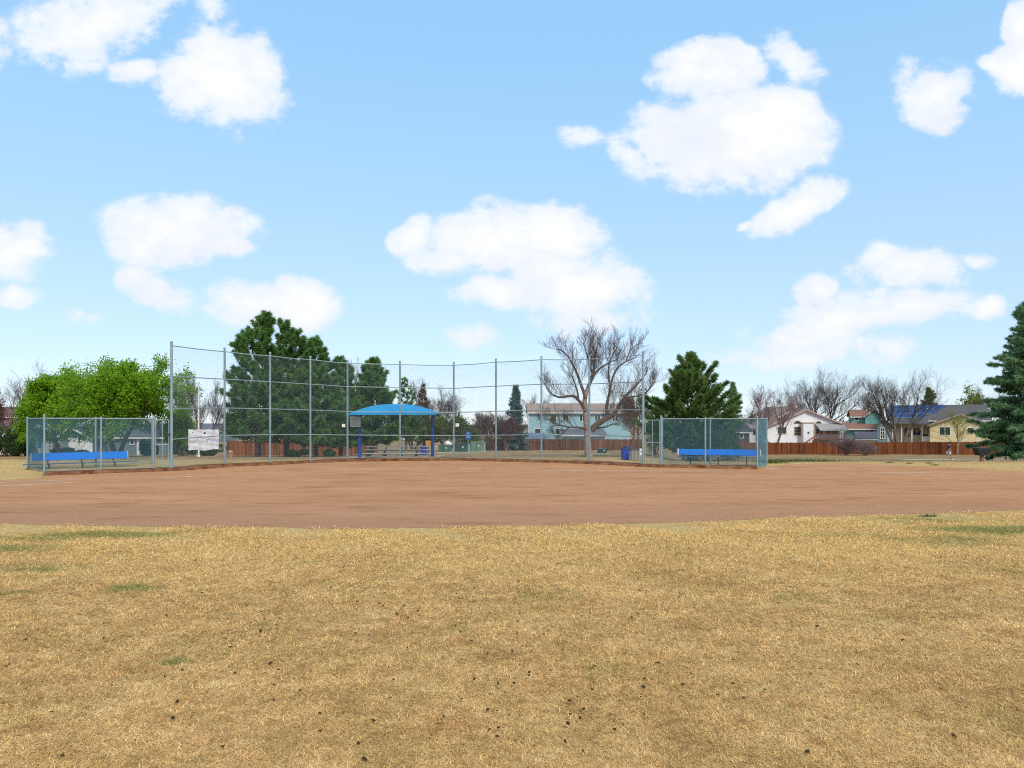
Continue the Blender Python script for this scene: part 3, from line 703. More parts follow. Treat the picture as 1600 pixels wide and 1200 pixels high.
bench((X(50,35.9),35.9), (X(201,38.9),38.9), 0.06, 'long blue bench with silver end caps inside the left dugout', (0.45, 0.82), 0.4, .27)
bench((X(1059,41.0),41.0), (X(1188,39.6),39.6), 0.06, 'long blue bench with dark legs inside the right dugout', (0.54, 0.86), 0.0)

# ------------------------------------------------------------------ shelter, bleachers, signs, bins
SZ = 50.0; sb = zz(717, SZ)
org = (X(619, SZ), SZ, sb); sh = thing('shade_shelter', 'blue arched fabric shade shelter on two royal blue posts over the bleachers', 'shelter', org)
xl, xr = X(562, SZ)-org[0], X(676, SZ)-org[0]; we = X(686.5, SZ)-org[0]; wl_ = X(549, SZ)-org[0]
ze = zz(646.5, SZ)-sb; zp = zz(631.5, SZ)-sb
for x0 in (xl, xr): MB().cyl((x0, 0, -0.2), (x0, 0, ze-0.02), 0.115, 0.10, n=14).build('post', M['blue_post'], sh, smooth=True)
fr = MB(); 
for x0 in (xl, xr): fr.bar((x0, -1.5, ze-.06), (x0, 1.5, ze-.06), .1, .12); fr.bar((x0-0.55 if x0 < 0 else x0-.3, 0, ze-.07), (x0+.3 if x0 < 0 else x0+.45, 0, ze-.07), .1, .12)
for y0 in (-1.52, 1.52): fr.bar((wl_+.05, y0, ze-.04), (we-.05, y0, ze-.04), .07, .08)
fr.build('frame', M['blue_post'], sh)
nxs, nys = 41, 17; Vc = []; 
for side in (0, 1):
    for j in range(nys):
        for i in range(nxs):
            a_ = -1+2*i/(nxs-1); b_ = -1+2*j/(nys-1)
            px_ = wl_+(we-wl_)*(a_+1)/2; z = ze+(zp-ze)*(1-abs(a_)**2.5)*(1-abs(b_)**2.4)
            Vc.append((px_, b_*1.65*(1-0.10*(1-a_*a_)*0), z + (0.0 if side else -0.02)))
Fc = []; q = nxs*nys
for s_ in (0, 1):
    for j in range(nys-1):
        for i in range(nxs-1):
            f = [s_*q+j*nxs+i, s_*q+j*nxs+i+1, s_*q+(j+1)*nxs+i+1, s_*q+(j+1)*nxs+i]; Fc.append(f if s_ else f[::-1])
np_mesh('canopy', np.array(Vc), np.array(Fc), M['canopy'], sh, smooth=True)
vl = MB(); vl.box(wl_+.02, we-.02, -1.665, -1.652, ze-.10, ze+.012).build('valance', M['canopy'], sh)
# rules board on the left post
o = thing('notice_board', 'pale grey printed notice board fixed to the left blue shelter post', 'notice board', (X(555, 49.7), 49.78, zz(667, 49.7)))
bw = 16/F*49.7; MB().box(-bw/2, bw/2, -.02, .02, 0, bw).build('panel', M['sign_grey'], o)
pr = MB()
for k in range(7): pr.box(-bw/2+.08, bw/2-.08-(.15 if k % 3 == 2 else 0), -.024, -.021, bw*(.12+.11*k), bw*(.12+.11*k)+.03)
pr.build('print', M['print_grey'], o)
for z in (bw-.05, .06): MB().cyl((0, -.02, z), (0, -.05, z), .05, n=10).build('bolt_cap', M['white'], o)
# bleachers
BZ = 51.2; bz = gz(X(620, BZ), BZ); org = (X(620, BZ), BZ, bz)
bl = thing('bleachers', 'low aluminium bleachers with three rows of planks under the blue shelter', 'bleachers', org)
x0, x1 = X(566, BZ)-org[0], X(681, BZ)-org[0]
for k, (yq, zq_) in enumerate(((0, .22), (.62, .44), (1.24, .66))):
    MB().box(x0, x1, yq, yq+.26, zq_-.035, zq_+.03).build('seat_plank', M['alu'], bl)
    if k: MB().box(x0, x1, yq-.32, yq-.06, zq_-.30, zq_-.26).build('foot_plank', M['dark_metal'], bl)
for k in range(5):
    xx = x0+.3+(x1-x0-.6)*k/4; f_ = MB()
    f_.bar((xx, -.1, .03), (xx, 1.6, .03), .06, .06).bar((xx, .13, .03), (xx, .13, .18), .05, .05).bar((xx, .75, .03), (xx, .75, .40), .05, .05).bar((xx, 1.37, .03), (xx, 1.37, .62), .05, .05).bar((xx, -.05, .1), (xx, 1.45, .60), .05, .05)
    f_.build('support_frame', M['dark_metal'], bl)
pad = sheet('concrete_pad_ground', [(org[0]-3.4, 49.0), (org[0]+3.2, 49.0), (org[0]+3.2, 53.2), (org[0]-3.4, 53.2)], lambda x, y: gz(x, y)+.03, M['concrete'], 0.5, 0.0); tag(pad, kind='structure')

# plates and banner tied to the backstop
def onstop(px, i):
    """point of backstop panel i on the pixel column px"""
    (xa, ya), (xb, yb_) = BP[i], BP[i+1]; uu = (px-800)/F
    k = (uu*ya-xa)/((xb-xa)-uu*(yb_-ya)); return xa+(xb-xa)*k, ya+(yb_-ya)*k
for px0, px1, py0, py1, i, lab in ((535,540,662.5,667.5,3,'small white square plate on the backstop mesh, beside the grey notice board'), (712,717.5,661.5,666.5,6,'small cream square plate on the backstop mesh, right of the shelter')):
    a, b = onstop(px0, i), onstop(px1, i); Z = (a[1]+b[1])/2
    o = MB((a[0], a[1]-.09, zz(py1, Z))); o.bar((a[0], a[1]-.10, (zz(py0, Z)+zz(py1, Z))/2), (b[0], b[1]-.10, (zz(py0, Z)+zz(py1, Z))/2), .012, zz(py0, Z)-zz(py1, Z))
    tag(o.build('plate', M['plate'], loc=(a[0], a[1]-.09, zz(py1, Z))), lab, 'plate', 'plates tied to the backstop')
a, b = np.array(onstop(298.5, 0)), np.array(onstop(345.5, 0)); d = b-a; L = np.linalg.norm(d); d /= L; nr = np.array((-d[1], d[0]))
za0, za1, zc0, zc1 = zz(670.5, a[1]), zz(704, a[1]), zz(671, b[1]), zz(702.5, b[1])
org = (a[0], a[1], za1); bn_ = thing('banner', 'blank wrinkled white vinyl sheet tied to the left end of the backstop', 'banner', org)
nu, nv = 36, 24; Vb = []
for s_ in (0, 1):
    for j in range(nv+1):
        for i in range(nu+1):
            p, q = i/nu, j/nv
            zt_ = za0+(zc0-za0)*p-0.05*math.sin(p*math.pi*3)**2*0.5; zl_ = za1+(zc1-za1)*p+0.03*math.sin(p*9)
            wv_ = 0.035*math.sin(p*14+q*3)*math.sin(q*3.1)+0.02*math.sin(p*31+q*7)+0.012*math.sin(q*22+p*5)
            xy = a+d*(L*p+0.02*math.sin(q*6))+nr*(0.16+wv_+0.006*s_); Vb.append((xy[0]-org[0], xy[1]-org[1], zl_+(zt_-zl_)*q-org[2]))
q = (nu+1)*(nv+1); Fb = []
for s_ in (0, 1):
    for j in range(nv):
        for i in range(nu):
            if (i, j) in ((18, 19), (19, 19), (18, 20), (19, 20), (21, 9), (4, 20), (32, 4), (31, 21)): continue      # wind slits
            f = [s_*q+j*(nu+1)+i, s_*q+j*(nu+1)+i+1, s_*q+(j+1)*(nu+1)+i+1, s_*q+(j+1)*(nu+1)+i]; Fb.append(f[::-1] if s_ else f)
np_mesh('sheet', np.array(Vb), np.array(Fb), M['banner'], bn_, smooth=True)

def bin_(px, Z, y0, y1, wpx, label):
    z0 = zz(y1, Z); h = (y1-y0)/F*Z; r = wpx/2/F*Z; org = (X(px, Z), Z, min(z0, gz(X(px, Z), Z)+.02))
    h += z0-org[2]
    th = thing('trash_bin', label, 'trash bin', org, 'blue domed trash bins')
    MB().lathe([(r*.86, 0), (r*.95, h*.03), (r*.98, h*.35), (r, h*.68), (r*1.05, h*.69), (r*1.05, h*.72)], n=20).build('barrel', M['bin_blue'], th, smooth=True)
    rb = MB()
    for z in (.2, .45): rb.lathe([(r*1.0, h*z), (r*1.03, h*(z+.01)), (r*1.0, h*(z+.02))], n=20)
    rb.build('hoop', M['bin_blue'], th, smooth=True)
    lid = MB().lathe([(r*1.08, h*.722), (r*1.07, h*.76), (r*.9, h*.84), (r*.55, h*.93), (r*.3, h*.95), (r*.26, h*.995), (r*.05, h)], n=20).build('lid', M['bin_lid'], th, smooth=True)
    MB().box(-r*.35, r*.35, -r*1.02, -r*.8, h*.765, h*.85).build('flap', M['black'], lid)
bin_(977, 45.5, 695.5, 718, 13.5, 'blue trash bin with dark domed lid right of the bare tree, near the right gate')
bin_(662, 57.0, 695, 711, 10.5, 'blue trash bin behind the right end of the bleachers')

# orange boards
def board(px, Z, y0, y1, wpx, label, mat, post=True, name='sign_board', cat='sign', pmat='bark_dark', pr_=0.03):
    x0 = X(px, Z); g0 = gz(x0, Z); th = thing(name, label, cat, (x0, Z, g0)); w2 = wpx/2/F*Z
    MB().box(-w2, w2, -.03, .03, zz(y1, Z)-g0, zz(y0, Z)-g0).build('panel', M[mat], th, bevel=.01)
    if post: MB().cyl((0, .06, -.2), (0, .06, zz(y0, Z)-g0-.03), pr_, n=8).build('post', M[pmat], th)
    return th, g0, w2
board(669, 60.0, 688.5, 698.5, 8, 'orange brown board on a post, behind the blue bin by the bleachers', 'orange', pr_=.05)
board(1001.5, 62.0, 689.5, 699, 6.5, 'small orange brown board in front of the wood fence, by the right backstop end', 'orange', pr_=.05)
# blue round-topped sign
Zs = 58.0; x0 = X(731.5, Zs); g0 = gz(x0, Zs); th = thing('road_sign', 'blue sign with a small white marking on a thin post left of the utility cabinets', 'sign', (x0, Zs, g0))
zt_, zl_ = zz(674, Zs)-g0, zz(686.5, Zs)-g0; w2 = 4.6/F*Zs
MB().prism_y([(-w2*.8, zl_), (w2*.8, zl_), (w2, zl_+.12), (w2, zl_+.42), (w2*.45, zt_), (-w2*.45, zt_), (-w2, zl_+.42), (-w2, zl_+.12)], -.02, .005).build('panel', M['sign_blue'], th)
mk = MB(); mk.box(-w2*.45, w2*.5, -.026, -.022, zl_+.17, zl_+.21).box(-w2*.5, w2*.3, -.026, -.022, zl_+.30, zl_+.35).box(-w2*.1, w2*.15, -.0262, -.0222, zl_+.44, zl_+.53); mk.build('marking', M['white'], th)
MB().cyl((0, .03, -.3), (0, .03, zt_-.05), .025, n=8).build('post', M['galv'], th)
# utility cabinets
def cabinet(px0, px1, y0, y1, Z, mat, label, side=True, extra=None):
    xm = X((px0+px1)/2, Z); g0 = gz(xm, Z); w2 = (px1-px0)/2/F*Z; h = zz(y0, Z)-g0
    th = thing('utility_cabinet', label, 'utility cabinet', (xm, Z, g0), 'green utility cabinets behind the backstop')
    MB().box(-w2, w2, -.45, .45, .06, h-.08).build('body', M[mat], th, bevel=.02)
    MB().prism_x([(-.5, h-.077), (.5, h-.077), (.46, h-.01), (-.42, h)], -w2-.03, w2+.03).build('lid', M[mat], th)
    MB().box(-w2-.15, w2+.15, -.6, .6, -.6, .057).build('pad', M['concrete'], th)
    for xx in (0,): MB().box(-.012, .012, -.462, -.452, .1, h-.12).build('door_seam', M['util_dark'], th)
    MB().box(.06, .2, -.47, -.452, h*.55, h*.68).build('label_plate', M['white'], th)
    if side: MB().box(w2+.003, w2+.14, -.42, .42, .06, h-.10).build('side_post', M['util_side'], th)
    return th, (xm, Z, g0+h)
_, tp = cabinet(686, 705, 695, 707, 70, 'util_green', 'green utility cabinet with a white lump on top, right of the shelter', False)
cabinet(711, 732, 693, 706.5, 72, 'util_dark', 'dark green utility cabinet behind the blue sign post')
cabinet(735.5, 756.5, 690, 704.5, 74, 'util_green_pale', 'faded green utility cabinet with a white plate, rightmost of three')
o = MB().lathe([(.05, 0), (.27, .02), (.30, .12), (.24, .26), (.12, .36), (.02, .40)], n=14)
o.lathe([(.02, 0), (.13, .02), (.15, .12), (.05, .22)], (.26, -.05, 0), 10)
tag(o.build('white_lump', M['white'], loc=(X(699.5, 70), 70, tp[2]), smooth=True), 'rounded white lump sitting on the green utility cabinet', 'sack')  # plain rounded white lump, its kind left open
cabinet(934, 947, 700.5, 708.5, 62, 'util_dark', 'low dark green utility cabinet at the foot of the wood fence by the bare tree', False)
# grey slatted bin and meter box near the right gate
Zs = 44.6; xm = X(993.5, Zs); g0 = gz(xm, Zs); th = thing('slatted_enclosure', 'grey slatted low enclosure between the blue bin and the backstop end pole', 'enclosure', (xm, Zs, g0))
h = zz(703.5, Zs)-g0; sl_ = MB()
for k in range(7): sl_.box(-.27+.08*k, -.27+.08*k+.055, -.30, -.27, 0, h, k/7).box(-.27+.08*k, -.27+.08*k+.055, .27, .30, 0, h, k/7)
for k in range(7): sl_.box(-.30, -.272, -.26+.08*k, -.26+.08*k+.05, 0, h).box(.295, .323, -.26+.08*k, -.26+.08*k+.05, 0, h)
sl_.build('slats', M['slats'], th); MB().box(-.31, .33, -.31, .31, h+.002, h+.06).build('lid', M['dark_metal'], th)
Zs = 42.2; xm = X(1002, Zs); g0 = gz(xm, Zs); th = thing('meter_box', 'small pale grey meter box on a post at the right end of the backstop', 'meter box', (xm, Zs, g0))
MB().box(-.10, .10, -.07, .07, zz(711.5, Zs)-g0, zz(701, Zs)-g0).build('box', M['white'], th, bevel=.015); MB().cyl((0, 0, -.2), (0, 0, zz(711.5, Zs)-g0), .03, n=8).build('post', M['galv'], th)
MB().box(-.05, .05, -.078, -.072, zz(707, Zs)-g0, zz(704, Zs)-g0).build('dial', M['print_grey'], th)
# tan stubby post on the lawn behind the backstop
Zs = 46.0; xm = X(360.5, Zs); g0 = gz(xm, Zs)
o = MB().lathe([(.15, -.2), (.15, .05), (.11, .07), (.11, .42), (.16, .44), (.17, .50), (.12, .58), (.05, .63), (.01, .64)], n=14); o.cyl((-.19, 0, .36), (.19, 0, .36), .05, n=8)
tag(o.build('hydrant', M['tan_stone'], loc=(xm, Zs, g0), smooth=True), 'stubby tan hydrant on the lawn behind the second backstop pole', 'hydrant')
# white pole
Zs = 58.0; xm = X(310.5, Zs); g0 = gz(xm, Zs); th = thing('light_pole', 'slender white pole standing behind the white banner', 'pole', (xm, Zs, g0))
MB().cyl((0, 0, -.2), (0, 0, zz(600, Zs)-g0), .075, .05, n=10).build('shaft', M['white'], th, smooth=True)
MB().lathe([(.12, 0), (.12, .1), (.08, .14)], n=10).build('base_collar', M['white'], th)
MB().lathe([(.05, 0), (.09, .02), (.09, .14), (.03, .2)], (0, 0, zz(600, Zs)-g0+.001), n=10).build('cap', M['white'], th)
# black trough grill on a brick coloured post, far right
Zs = 47.5; xm = X(1534, Zs); g0 = gz(xm, Zs); th = thing('park_grill', 'black trough grill on a brown post in front of the big spruce at right', 'grill', (xm, Zs, g0))
zt_, zl_ = zz(700.5, Zs)-g0, zz(711.5, Zs)-g0
MB().prism_y([(-.28, zl_), (.28, zl_), (.46, zt_), (-.46, zt_)], -.28, .28).build('firebox', M['black'], th, bevel=.015)
MB().box(-.48, .48, -.30, .30, zt_+.002, zt_+.035).build('lid', M['dark_metal'], th, bevel=.01)
MB().cyl((0, 0, -.3), (0, 0, zl_), .125, n=12).build('post', pm('brown post', (0.26, 0.115, 0.075), .8, 0, .2, 8), th, smooth=True)

# ------------------------------------------------------------------ wood fences
def fence(p0, p1, h0, h1, mat, label, bwid=0.15, lattice=False):
    (xa, ya), (xb, yb_) = p0, p1; L = math.dist(p0, p1); n = int(L/bwid); org = ((xa+xb)/2, (ya+yb_)/2, gz((xa+xb)/2, (ya+yb_)/2))
    th = thing('wood_fence', label, 'fence', org); b = MB(org); d = ((xb-xa)/L, (yb_-ya)/L); nrm = (d[1], -d[0])
    for k in range(n):
        s0, s1 = k*bwid+.004, (k+1)*bwid-.004; xm_, ym_ = xa+d[0]*(s0+s1)/2, ya+d[1]*(s0+s1)/2
        zb_ = gz(xm_, ym_)-.08; H = h0+(h1-h0)*k/n+random.uniform(-.025, .02); t_ = random.uniform(0, .012)
        q = [(xa+d[0]*s0, ya+d[1]*s0), (xa+d[0]*s1, ya+d[1]*s1)]
        vs = [(q[0][0], q[0][1]), (q[1][0], q[1][1]), (q[1][0]-nrm[0]*.02, q[1][1]-nrm[1]*.02), (q[0][0]-nrm[0]*.02, q[0][1]-nrm[1]*.02)]
        vs = [(x+nrm[0]*t_, y+nrm[1]*t_) for x, y in vs]; z1_ = zb_+.08+H
        b.add([(x, y, zb_) for x, y in vs]+[(x, y, z1_) for x, y in vs], [(0,3,2,1),(4,5,6,7),(0,1,5,4),(1,2,6,5),(2,3,7,6),(3,0,4,7)], min(1, max(0, random.gauss(.5, .24))))
    b.build('boards', M[mat], th, fixn=False)
    for k in range(int(L/2.4)+1):
        s_ = min(k*2.4, L-.05); x, y = xa+d[0]*s_, ya+d[1]*s_; g_ = gz(x, y); H = h0+(h1-h0)*s_/L
        MB(org).box(x-.05, x+.05, y+.03, y+.13, g_-.2, g_+H+.05).build('post', M[mat], th)
    return th
fence((X(757, 100), 100), (X(1004, 100), 100), 1.55, 1.50, 'fence_brown', 'dark brown wood fence across the middle, in front of the teal house')
fence((X(1120, 100), 100), (X(1372, 100), 100), 1.62, 1.60, 'fence_red', 'reddish wood fence in front of the white house')
fence((X(1373, 100.2), 100.2), (X(1600, 97), 97), 1.66, 1.75, 'fence_red', 'reddish wood fence in front of the cream house with solar panels')
fence((X(355, 84), 84), (X(592, 86), 86), 1.75, 1.75, 'fence_far', 'orange brown wood fence behind the row of pines')

# ------------------------------------------------------------------ houses
class House:
    def __init__(s, name, label, pxc, Z, cat='house', turn=0.0):
        s.Z = Z; s.x = X(pxc, Z); s.g = gz(s.x, Z); s.a = turn*math.atan2(s.x, Z); s.th = thing(name, label, cat, (s.x, Z, s.g), rz=-s.a)
    def lx(s, px, dy=0.0):
        u_ = (px-800)/F; ca, sa = math.cos(s.a), math.sin(s.a)
        t_ = (dy+s.x*sa+s.Z*ca)/(u_*sa+ca); return (t_*u_-s.x)*ca-(t_-s.Z)*sa
    def lz(s, py, dy=0.0): return CH-(py-HY)/F*(s.Z+dy*math.cos(s.a))-s.g
    def wall(s, x0, x1, y0, y1, z1, mat, z0=-.3): return MB().box(x0, x1, y0, y1, z0, z1).build('wall', M[mat], s.th)
    def gable_front(s, x0, x1, y0, y1, ze, xp, zp, wmat, rmat, over=.45, z0=-.3, tw=True, zer=None):
        zer = ze if zer is None else zer
        MB().prism_y([(x0, z0), (x1, z0), (x1, zer), (xp, zp), (x0, ze)], y0, y1).build('wall', M[wmat], s.th)
        rf = MB(); th_ = .16
        for xe, zq in ((x0, ze), (x1, zer)):
            dx, dz = xe-xp, zq-zp; L = math.hypot(dx, dz); ox, oz = dx/L*over, dz/L*over; nx_, nz_ = (dz/L, -dx/L) if dx < 0 else (-dz/L, dx/L)
            if nz_ < 0: nx_, nz_ = -nx_, -nz_
            a = (xp+nx_*.01, zp+nz_*.01); b = (xe+ox+nx_*.01, zq+oz+nz_*.01); rf.prism_y([b, a, (a[0], a[1]+th_), (b[0]+nx_*th_, b[1]+nz_*th_)] if dx < 0 else [a, b, (b[0]+nx_*th_, b[1]+nz_*th_), (a[0], a[1]+th_)], y0-over, y1+over)
        r = rf.build('roof', M[rmat], s.th)
        if tw:
            fa = MB()
            for xe, zq in ((x0, ze), (x1, zer)):
                dx, dz = xe-xp, zq-zp; L = math.hypot(dx, dz); fa.bar((xp, y0-over-.025, zp+.06), (xe+dx/L*over, y0-over-.025, zq+dz/L*over+.06), .04, .2)
            fa.build('bargeboard', M['trim_white' if wmat in ('sid_grey', 'sid_pale') else 'trim_tan'], r)
        return r
    def gable_side(s, x0, x1, y0, y1, ze, zp, wmat, rmat, over=.45, z0=-.3):
        ym = (y0+y1)/2
        MB().prism_x([(y0, z0), (y1, z0), (y1, ze), (ym, zp), (y0, ze)], x0, x1).build('wall', M[wmat], s.th)
        rf = MB()
        for ye in (y0, y1):
            dy, dz = ye-ym, ze-zp; L = math.hypot(dy, dz); oy, oz = dy/L*over, dz/L*over
            a = (ym, zp+.012); b = (ye+oy, ze+oz+.012); poly = [b, a, (a[0], a[1]+.17), (b[0], b[1]+.15)]
            rf.prism_x(poly, x0-.3, x1+.3)
        r = rf.build('roof', M[rmat], s.th)
        MB().box(x0-.3, x1+.3, y0-over-.06, y0-over+.06-.02, ze-.26, ze-.10).build('gutter', M['trim_white'], r)
        return r
    def window(s, x0, x1, z0, z1, y, mull=1, tmat='trim_white', hor=0):
        f = MB(); w_ = .09
        f.box(x0-w_, x1+w_, y-.07, y-.003, z1, z1+w_).box(x0-w_, x1+w_, y-.09, y-.003, z0-w_, z0).box(x0-w_, x0, y-.06, y-.003, z0, z1).box(x1, x1+w_, y-.06, y-.003, z0, z1)
        for k in range(mull): xx = x0+(x1-x0)*(k+1)/(mull+1); f.box(xx-.03, xx+.03, y-.055, y-.004, z0, z1)
        for k in range(hor): zq = z0+(z1-z0)*(k+1)/(hor+1); f.box(x0, x1, y-.05, y-.004, zq-.025, zq+.025)
        fo = f.build('window', M[tmat], s.th); MB().box(x0, x1, y-.03, y-.002, z0, z1).build('pane', M['glass'], fo); return fo
    def box(s, name, mat, x0, x1, y0, y1, z0, z1, parent=None): return MB().box(x0, x1, y0, y1, z0, z1).build(name, M[mat], parent or s.th)
    def win(s, p0, p1, q0, q1, dy=0, **k): return s.window(s.lx(p0, dy), s.lx(p1, dy), s.lz(q1, dy), s.lz(q0, dy), dy, **k)

# white house
h = House('white_house', 'white single-storey house with two gables and a grey awning behind the reddish fence', 1250, 112)
L = h.lx; Zq = h.lz
h.gable_front(L(1187), L(1290), 3.0, 14, Zq(668), L(1237, 3), Zq(635.5, 3), 'sid_white', 'sh_tan')
h.gable_front(L(1196), L(1318), 0.0, 13.5, Zq(668), L(1258.5), Zq(641), 'sid_white', 'sh_tan', zer=Zq(664.5))
h.win(1215.5, 1228.5, 667.5, 677.5); h.win(1241.5, 1251.5, 667.5, 679.5, mull=0, hor=2, tmat='trim_tan')
h.box('bay', 'sid_white', L(1255, -1), L(1271.5, -1), -1.0, -.003, -.3, Zq(661.5, -1))
h.box('trim_board', 'trim_tan', L(1253.6, -1), L(1255.2, -1), -1.06, -.95, -.2, Zq(660, -1)); h.box('trim_board', 'trim_tan', L(1253.6, -1), L(1273, -1), -1.08, -.02, Zq(661.4, -1), Zq(659.8, -1)); h.box('trim_board', 'trim_tan', L(1271.3, -1), L(1272.6, -1), -1.06, -.95, -.2, Zq(661.5, -1))
h.box('vent_box', 'dark_metal', L(1262, -1), L(1264.2, -1), -1.12, -1.003, Zq(677, -1), Zq(674.5, -1))
for p0, p1 in ((1240.5, 1252), (1274, 1284)):
    xm_, r_ = (L(p0)+L(p1))/2, (L(p1)-L(p0))/2; a_ = [(xm_+r_*math.cos(q), Zq(662)+r_*.85*math.sin(q)) for q in np.linspace(0, math.pi, 13)]
    f = MB().prism_y(a_, -.05, -.003).build('arch_window', M['trim_tan'], h.th)
    a_ = [(xm_+r_*.8*math.cos(q), Zq(662)+.04+r_*.65*math.sin(q)) for q in np.linspace(0, math.pi, 13)]; MB().prism_y(a_, -.07, -.052).build('pane', M['glass'], f)
aw = MB(); x0, x1 = L(1273), L(1317); aw.add([(x0,-.01,Zq(661.5)),(x1,-.01,Zq(661.5)),(x1,-1.9,Zq(671,-1.9)),(x0,-1.9,Zq(671,-1.9)),(x0,-.01,Zq(661.5)-.1),(x1,-.01,Zq(661.5)-.1),(x1,-1.9,Zq(671,-1.9)-.22),(x0,-1.9,Zq(671,-1.9)-.22)], [(0,1,2,3),(7,6,5,4),(0,4,5,1),(1,5,6,2),(2,6,7,3),(3,7,4,0)]); aw.build('awning', M['awning'], h.th)
h.win(1275, 1286, 671, 678.5, mull=0); h.win(1290, 1309, 671, 678.5, mull=1)
dk = MB(); zd = Zq(686, -3)
dk.box(L(1280, -3), L(1322, -3), -3.2, -.01, zd-.15, zd)
for px in np.linspace(1281, 1321, 18): dk.box(L(px, -3)-.03, L(px, -3)+.03, -3.19, -3.13, zd, zd+.85)
dk.box(L(1280, -3), L(1322, -3), -3.22, -3.10, zd+.85, zd+.93)
for k in range(7): xx = L(1280, -3)-.3*(k+1); dk.box(xx, xx+.3, -3.1, -1.9, -.2, zd-.2*(k+1))
dk.bar((L(1280, -3), -3.15, zd+.9), (L(1257, -3), -3.15, zd-.55), .1, .12)
for k in range(6): f_ = k/6; xx = L(1280, -3)+(L(1257, -3)-L(1280, -3))*f_; dk.box(xx-.04, xx+.04, -3.18, -3.12, -.2, zd+.9-1.45*f_)
dk.build('deck', M['deck'], h.th)
h.box('annex_wall', 'sid_white', L(1172.5), L(1186.6), 1.5, 8, -.3, Zq(669)); h.window(L(1181), L(1186), Zq(680), Zq(672), 1.5, mull=0)
rf = MB().prism_x([(.9, Zq(669.5)), (8.4, Zq(669.5)), (5, Zq(662))], L(1170.5), L(1186.9)).build('annex_roof', M['sh_tan'], h.th)
# dark red shed
h = House('red_shed', 'dark red shed behind the right end of the right dugout', 1161, 106, 'shed'); L = h.lx; Zq = h.lz
h.gable_side(L(1150), L(1171), 0, 4, Zq(674), Zq(665), 'sid_red', 'sh_dark', over=.3); h.win(1156, 1161, 678, 684, mull=0)
# sea green house
h = House('green_house', 'sea green two-storey house with brown roofs between the white and cream houses', 1345, 125, turn=.85); L = h.lx; Zq = h.lz
h.gable_side(L(1331, 3), L(1352, 3), 3, 13, Zq(650, 3), Zq(641, 3), 'sid_green', 'sh_red')
h.gable_front(L(1352.2, 1.5), L(1376, 1.5), 1.5, 11, Zq(650, 1.5), L(1366, 1.5), Zq(640, 1.5), 'sid_green', 'sh_red')
h.wall(L(1320), L(1371), -2.0, 1.4, Zq(669.5), 'sid_green')
rf = MB().prism_x([(-2.8, Zq(670.5, -2)), (2.9, Zq(661.5, 2)), (2.9, Zq(661.5, 2)+.12), (-2.8, Zq(670.5, -2)+.15)], L(1317), L(1373)).build('porch_roof', M['sh_red'], h.th)
h.box('fascia', 'trim_white', L(1317, -2.8), L(1373, -2.8), -2.88, -2.81, Zq(671.8, -2.8), Zq(670, -2.8), rf)
h.win(1336, 1341, 652, 657, 3, mull=0); h.win(1358, 1366, 671.5, 676, -2, mull=0); h.box('door', 'brick', L(1354, -2), L(1358, -2), -2.05, -2.003, -.2, Zq(671.5, -2))
h = House('garden_shed', 'grey roofed cream shed in front of the sea green house', 1353, 110, 'shed', .85); L = h.lx; Zq = h.lz
h.gable_side(L(1339), L(1368), 0, 3.6, Zq(685), Zq(676.5), 'sid_cream', 'sh_grey', over=.35)
h.box('door', 'trim_white', L(1351), L(1355), -.05, -.003, -.2, Zq(686.3))
# grey blue house
h = House('blue_house', 'small grey blue gabled house left of the solar roof', 1382, 114, turn=.95); L = h.lx; Zq = h.lz
h.gable_front(L(1371), L(1393), 0, 6, Zq(666), L(1382), Zq(655), 'sid_blue', 'sh_dark', tw=False); h.win(1376, 1382, 669, 685, mull=1, hor=2, tmat='trim_white'); h.box('door', 'sid_teal', L(1386), L(1390), -.06, -.003, -.2, Zq(672))
# solar house
h = House('cream_house', 'cream house with blue solar panels covering its long dark roof', 1460, 112, turn=.85); L = h.lx; Zq = h.lz
h.gable_side(L(1394, 2), L(1546, 2), 2, 13, Zq(656, 2), Zq(634.5, 7.5), 'sid_cream', 'sh_dark')
h.gable_front(L(1452), L(1545), -1.2, 6, Zq(664.5, -1.2), L(1499), Zq(648, -1.2), 'sid_cream', 'sh_dark')
h.win(1468.5, 1484.5, 667.5, 679.5, -1.2, mull=1); h.win(1512, 1521, 668.5, 676, -1.2, mull=0)
h.box('corner_board', 'trim_white', L(1525.5, -1.2), L(1527, -1.2), -1.26, -1.203, -.2, Zq(666, -1.2))
h.win(1413, 1421, 669, 683, 2, mull=0); h.win(1427, 1438, 669, 680, 2, mull=1); h.box('door', 'trim_white', L(1400, 2), L(1405, 2), 1.94, 1.997, -.2, Zq(668, 2))
pr = MB()
for px in (1394, 1408, 1424, 1440): pr.box(L(px), L(px)+.14, -.1, .05, -.2, Zq(661))
pr.build('porch_post', M['trim_white'], h.th)
pc = MB().prism_x([(-.6, Zq(663)), (2.0, Zq(656, 2)-.05), (2.0, Zq(656, 2)+.1), (-.6, Zq(663)+.15)], L(1391), L(1451)).build('porch_roof', M['sh_dark'], h.th)
h.box('deck_rail', 'sid_pale', L(1440), L(1452), -.2, -.1, Zq(690), Zq(682)); h.box('grill_cover', 'black', L(1442, 1), L(1449, 1), .3, .9, Zq(690, 1), Zq(678.5, 1))
ye, ym = 2-.0, 7.5; ze_, zp_ = Zq(656, 2), Zq(634.5, 7.5)
sp = MB(); rim = MB()
def rp(px, f): return (L(px, ye+(ym-ye)*f), ye+(ym-ye)*f, ze_+(zp_-ze_)*f+.24)
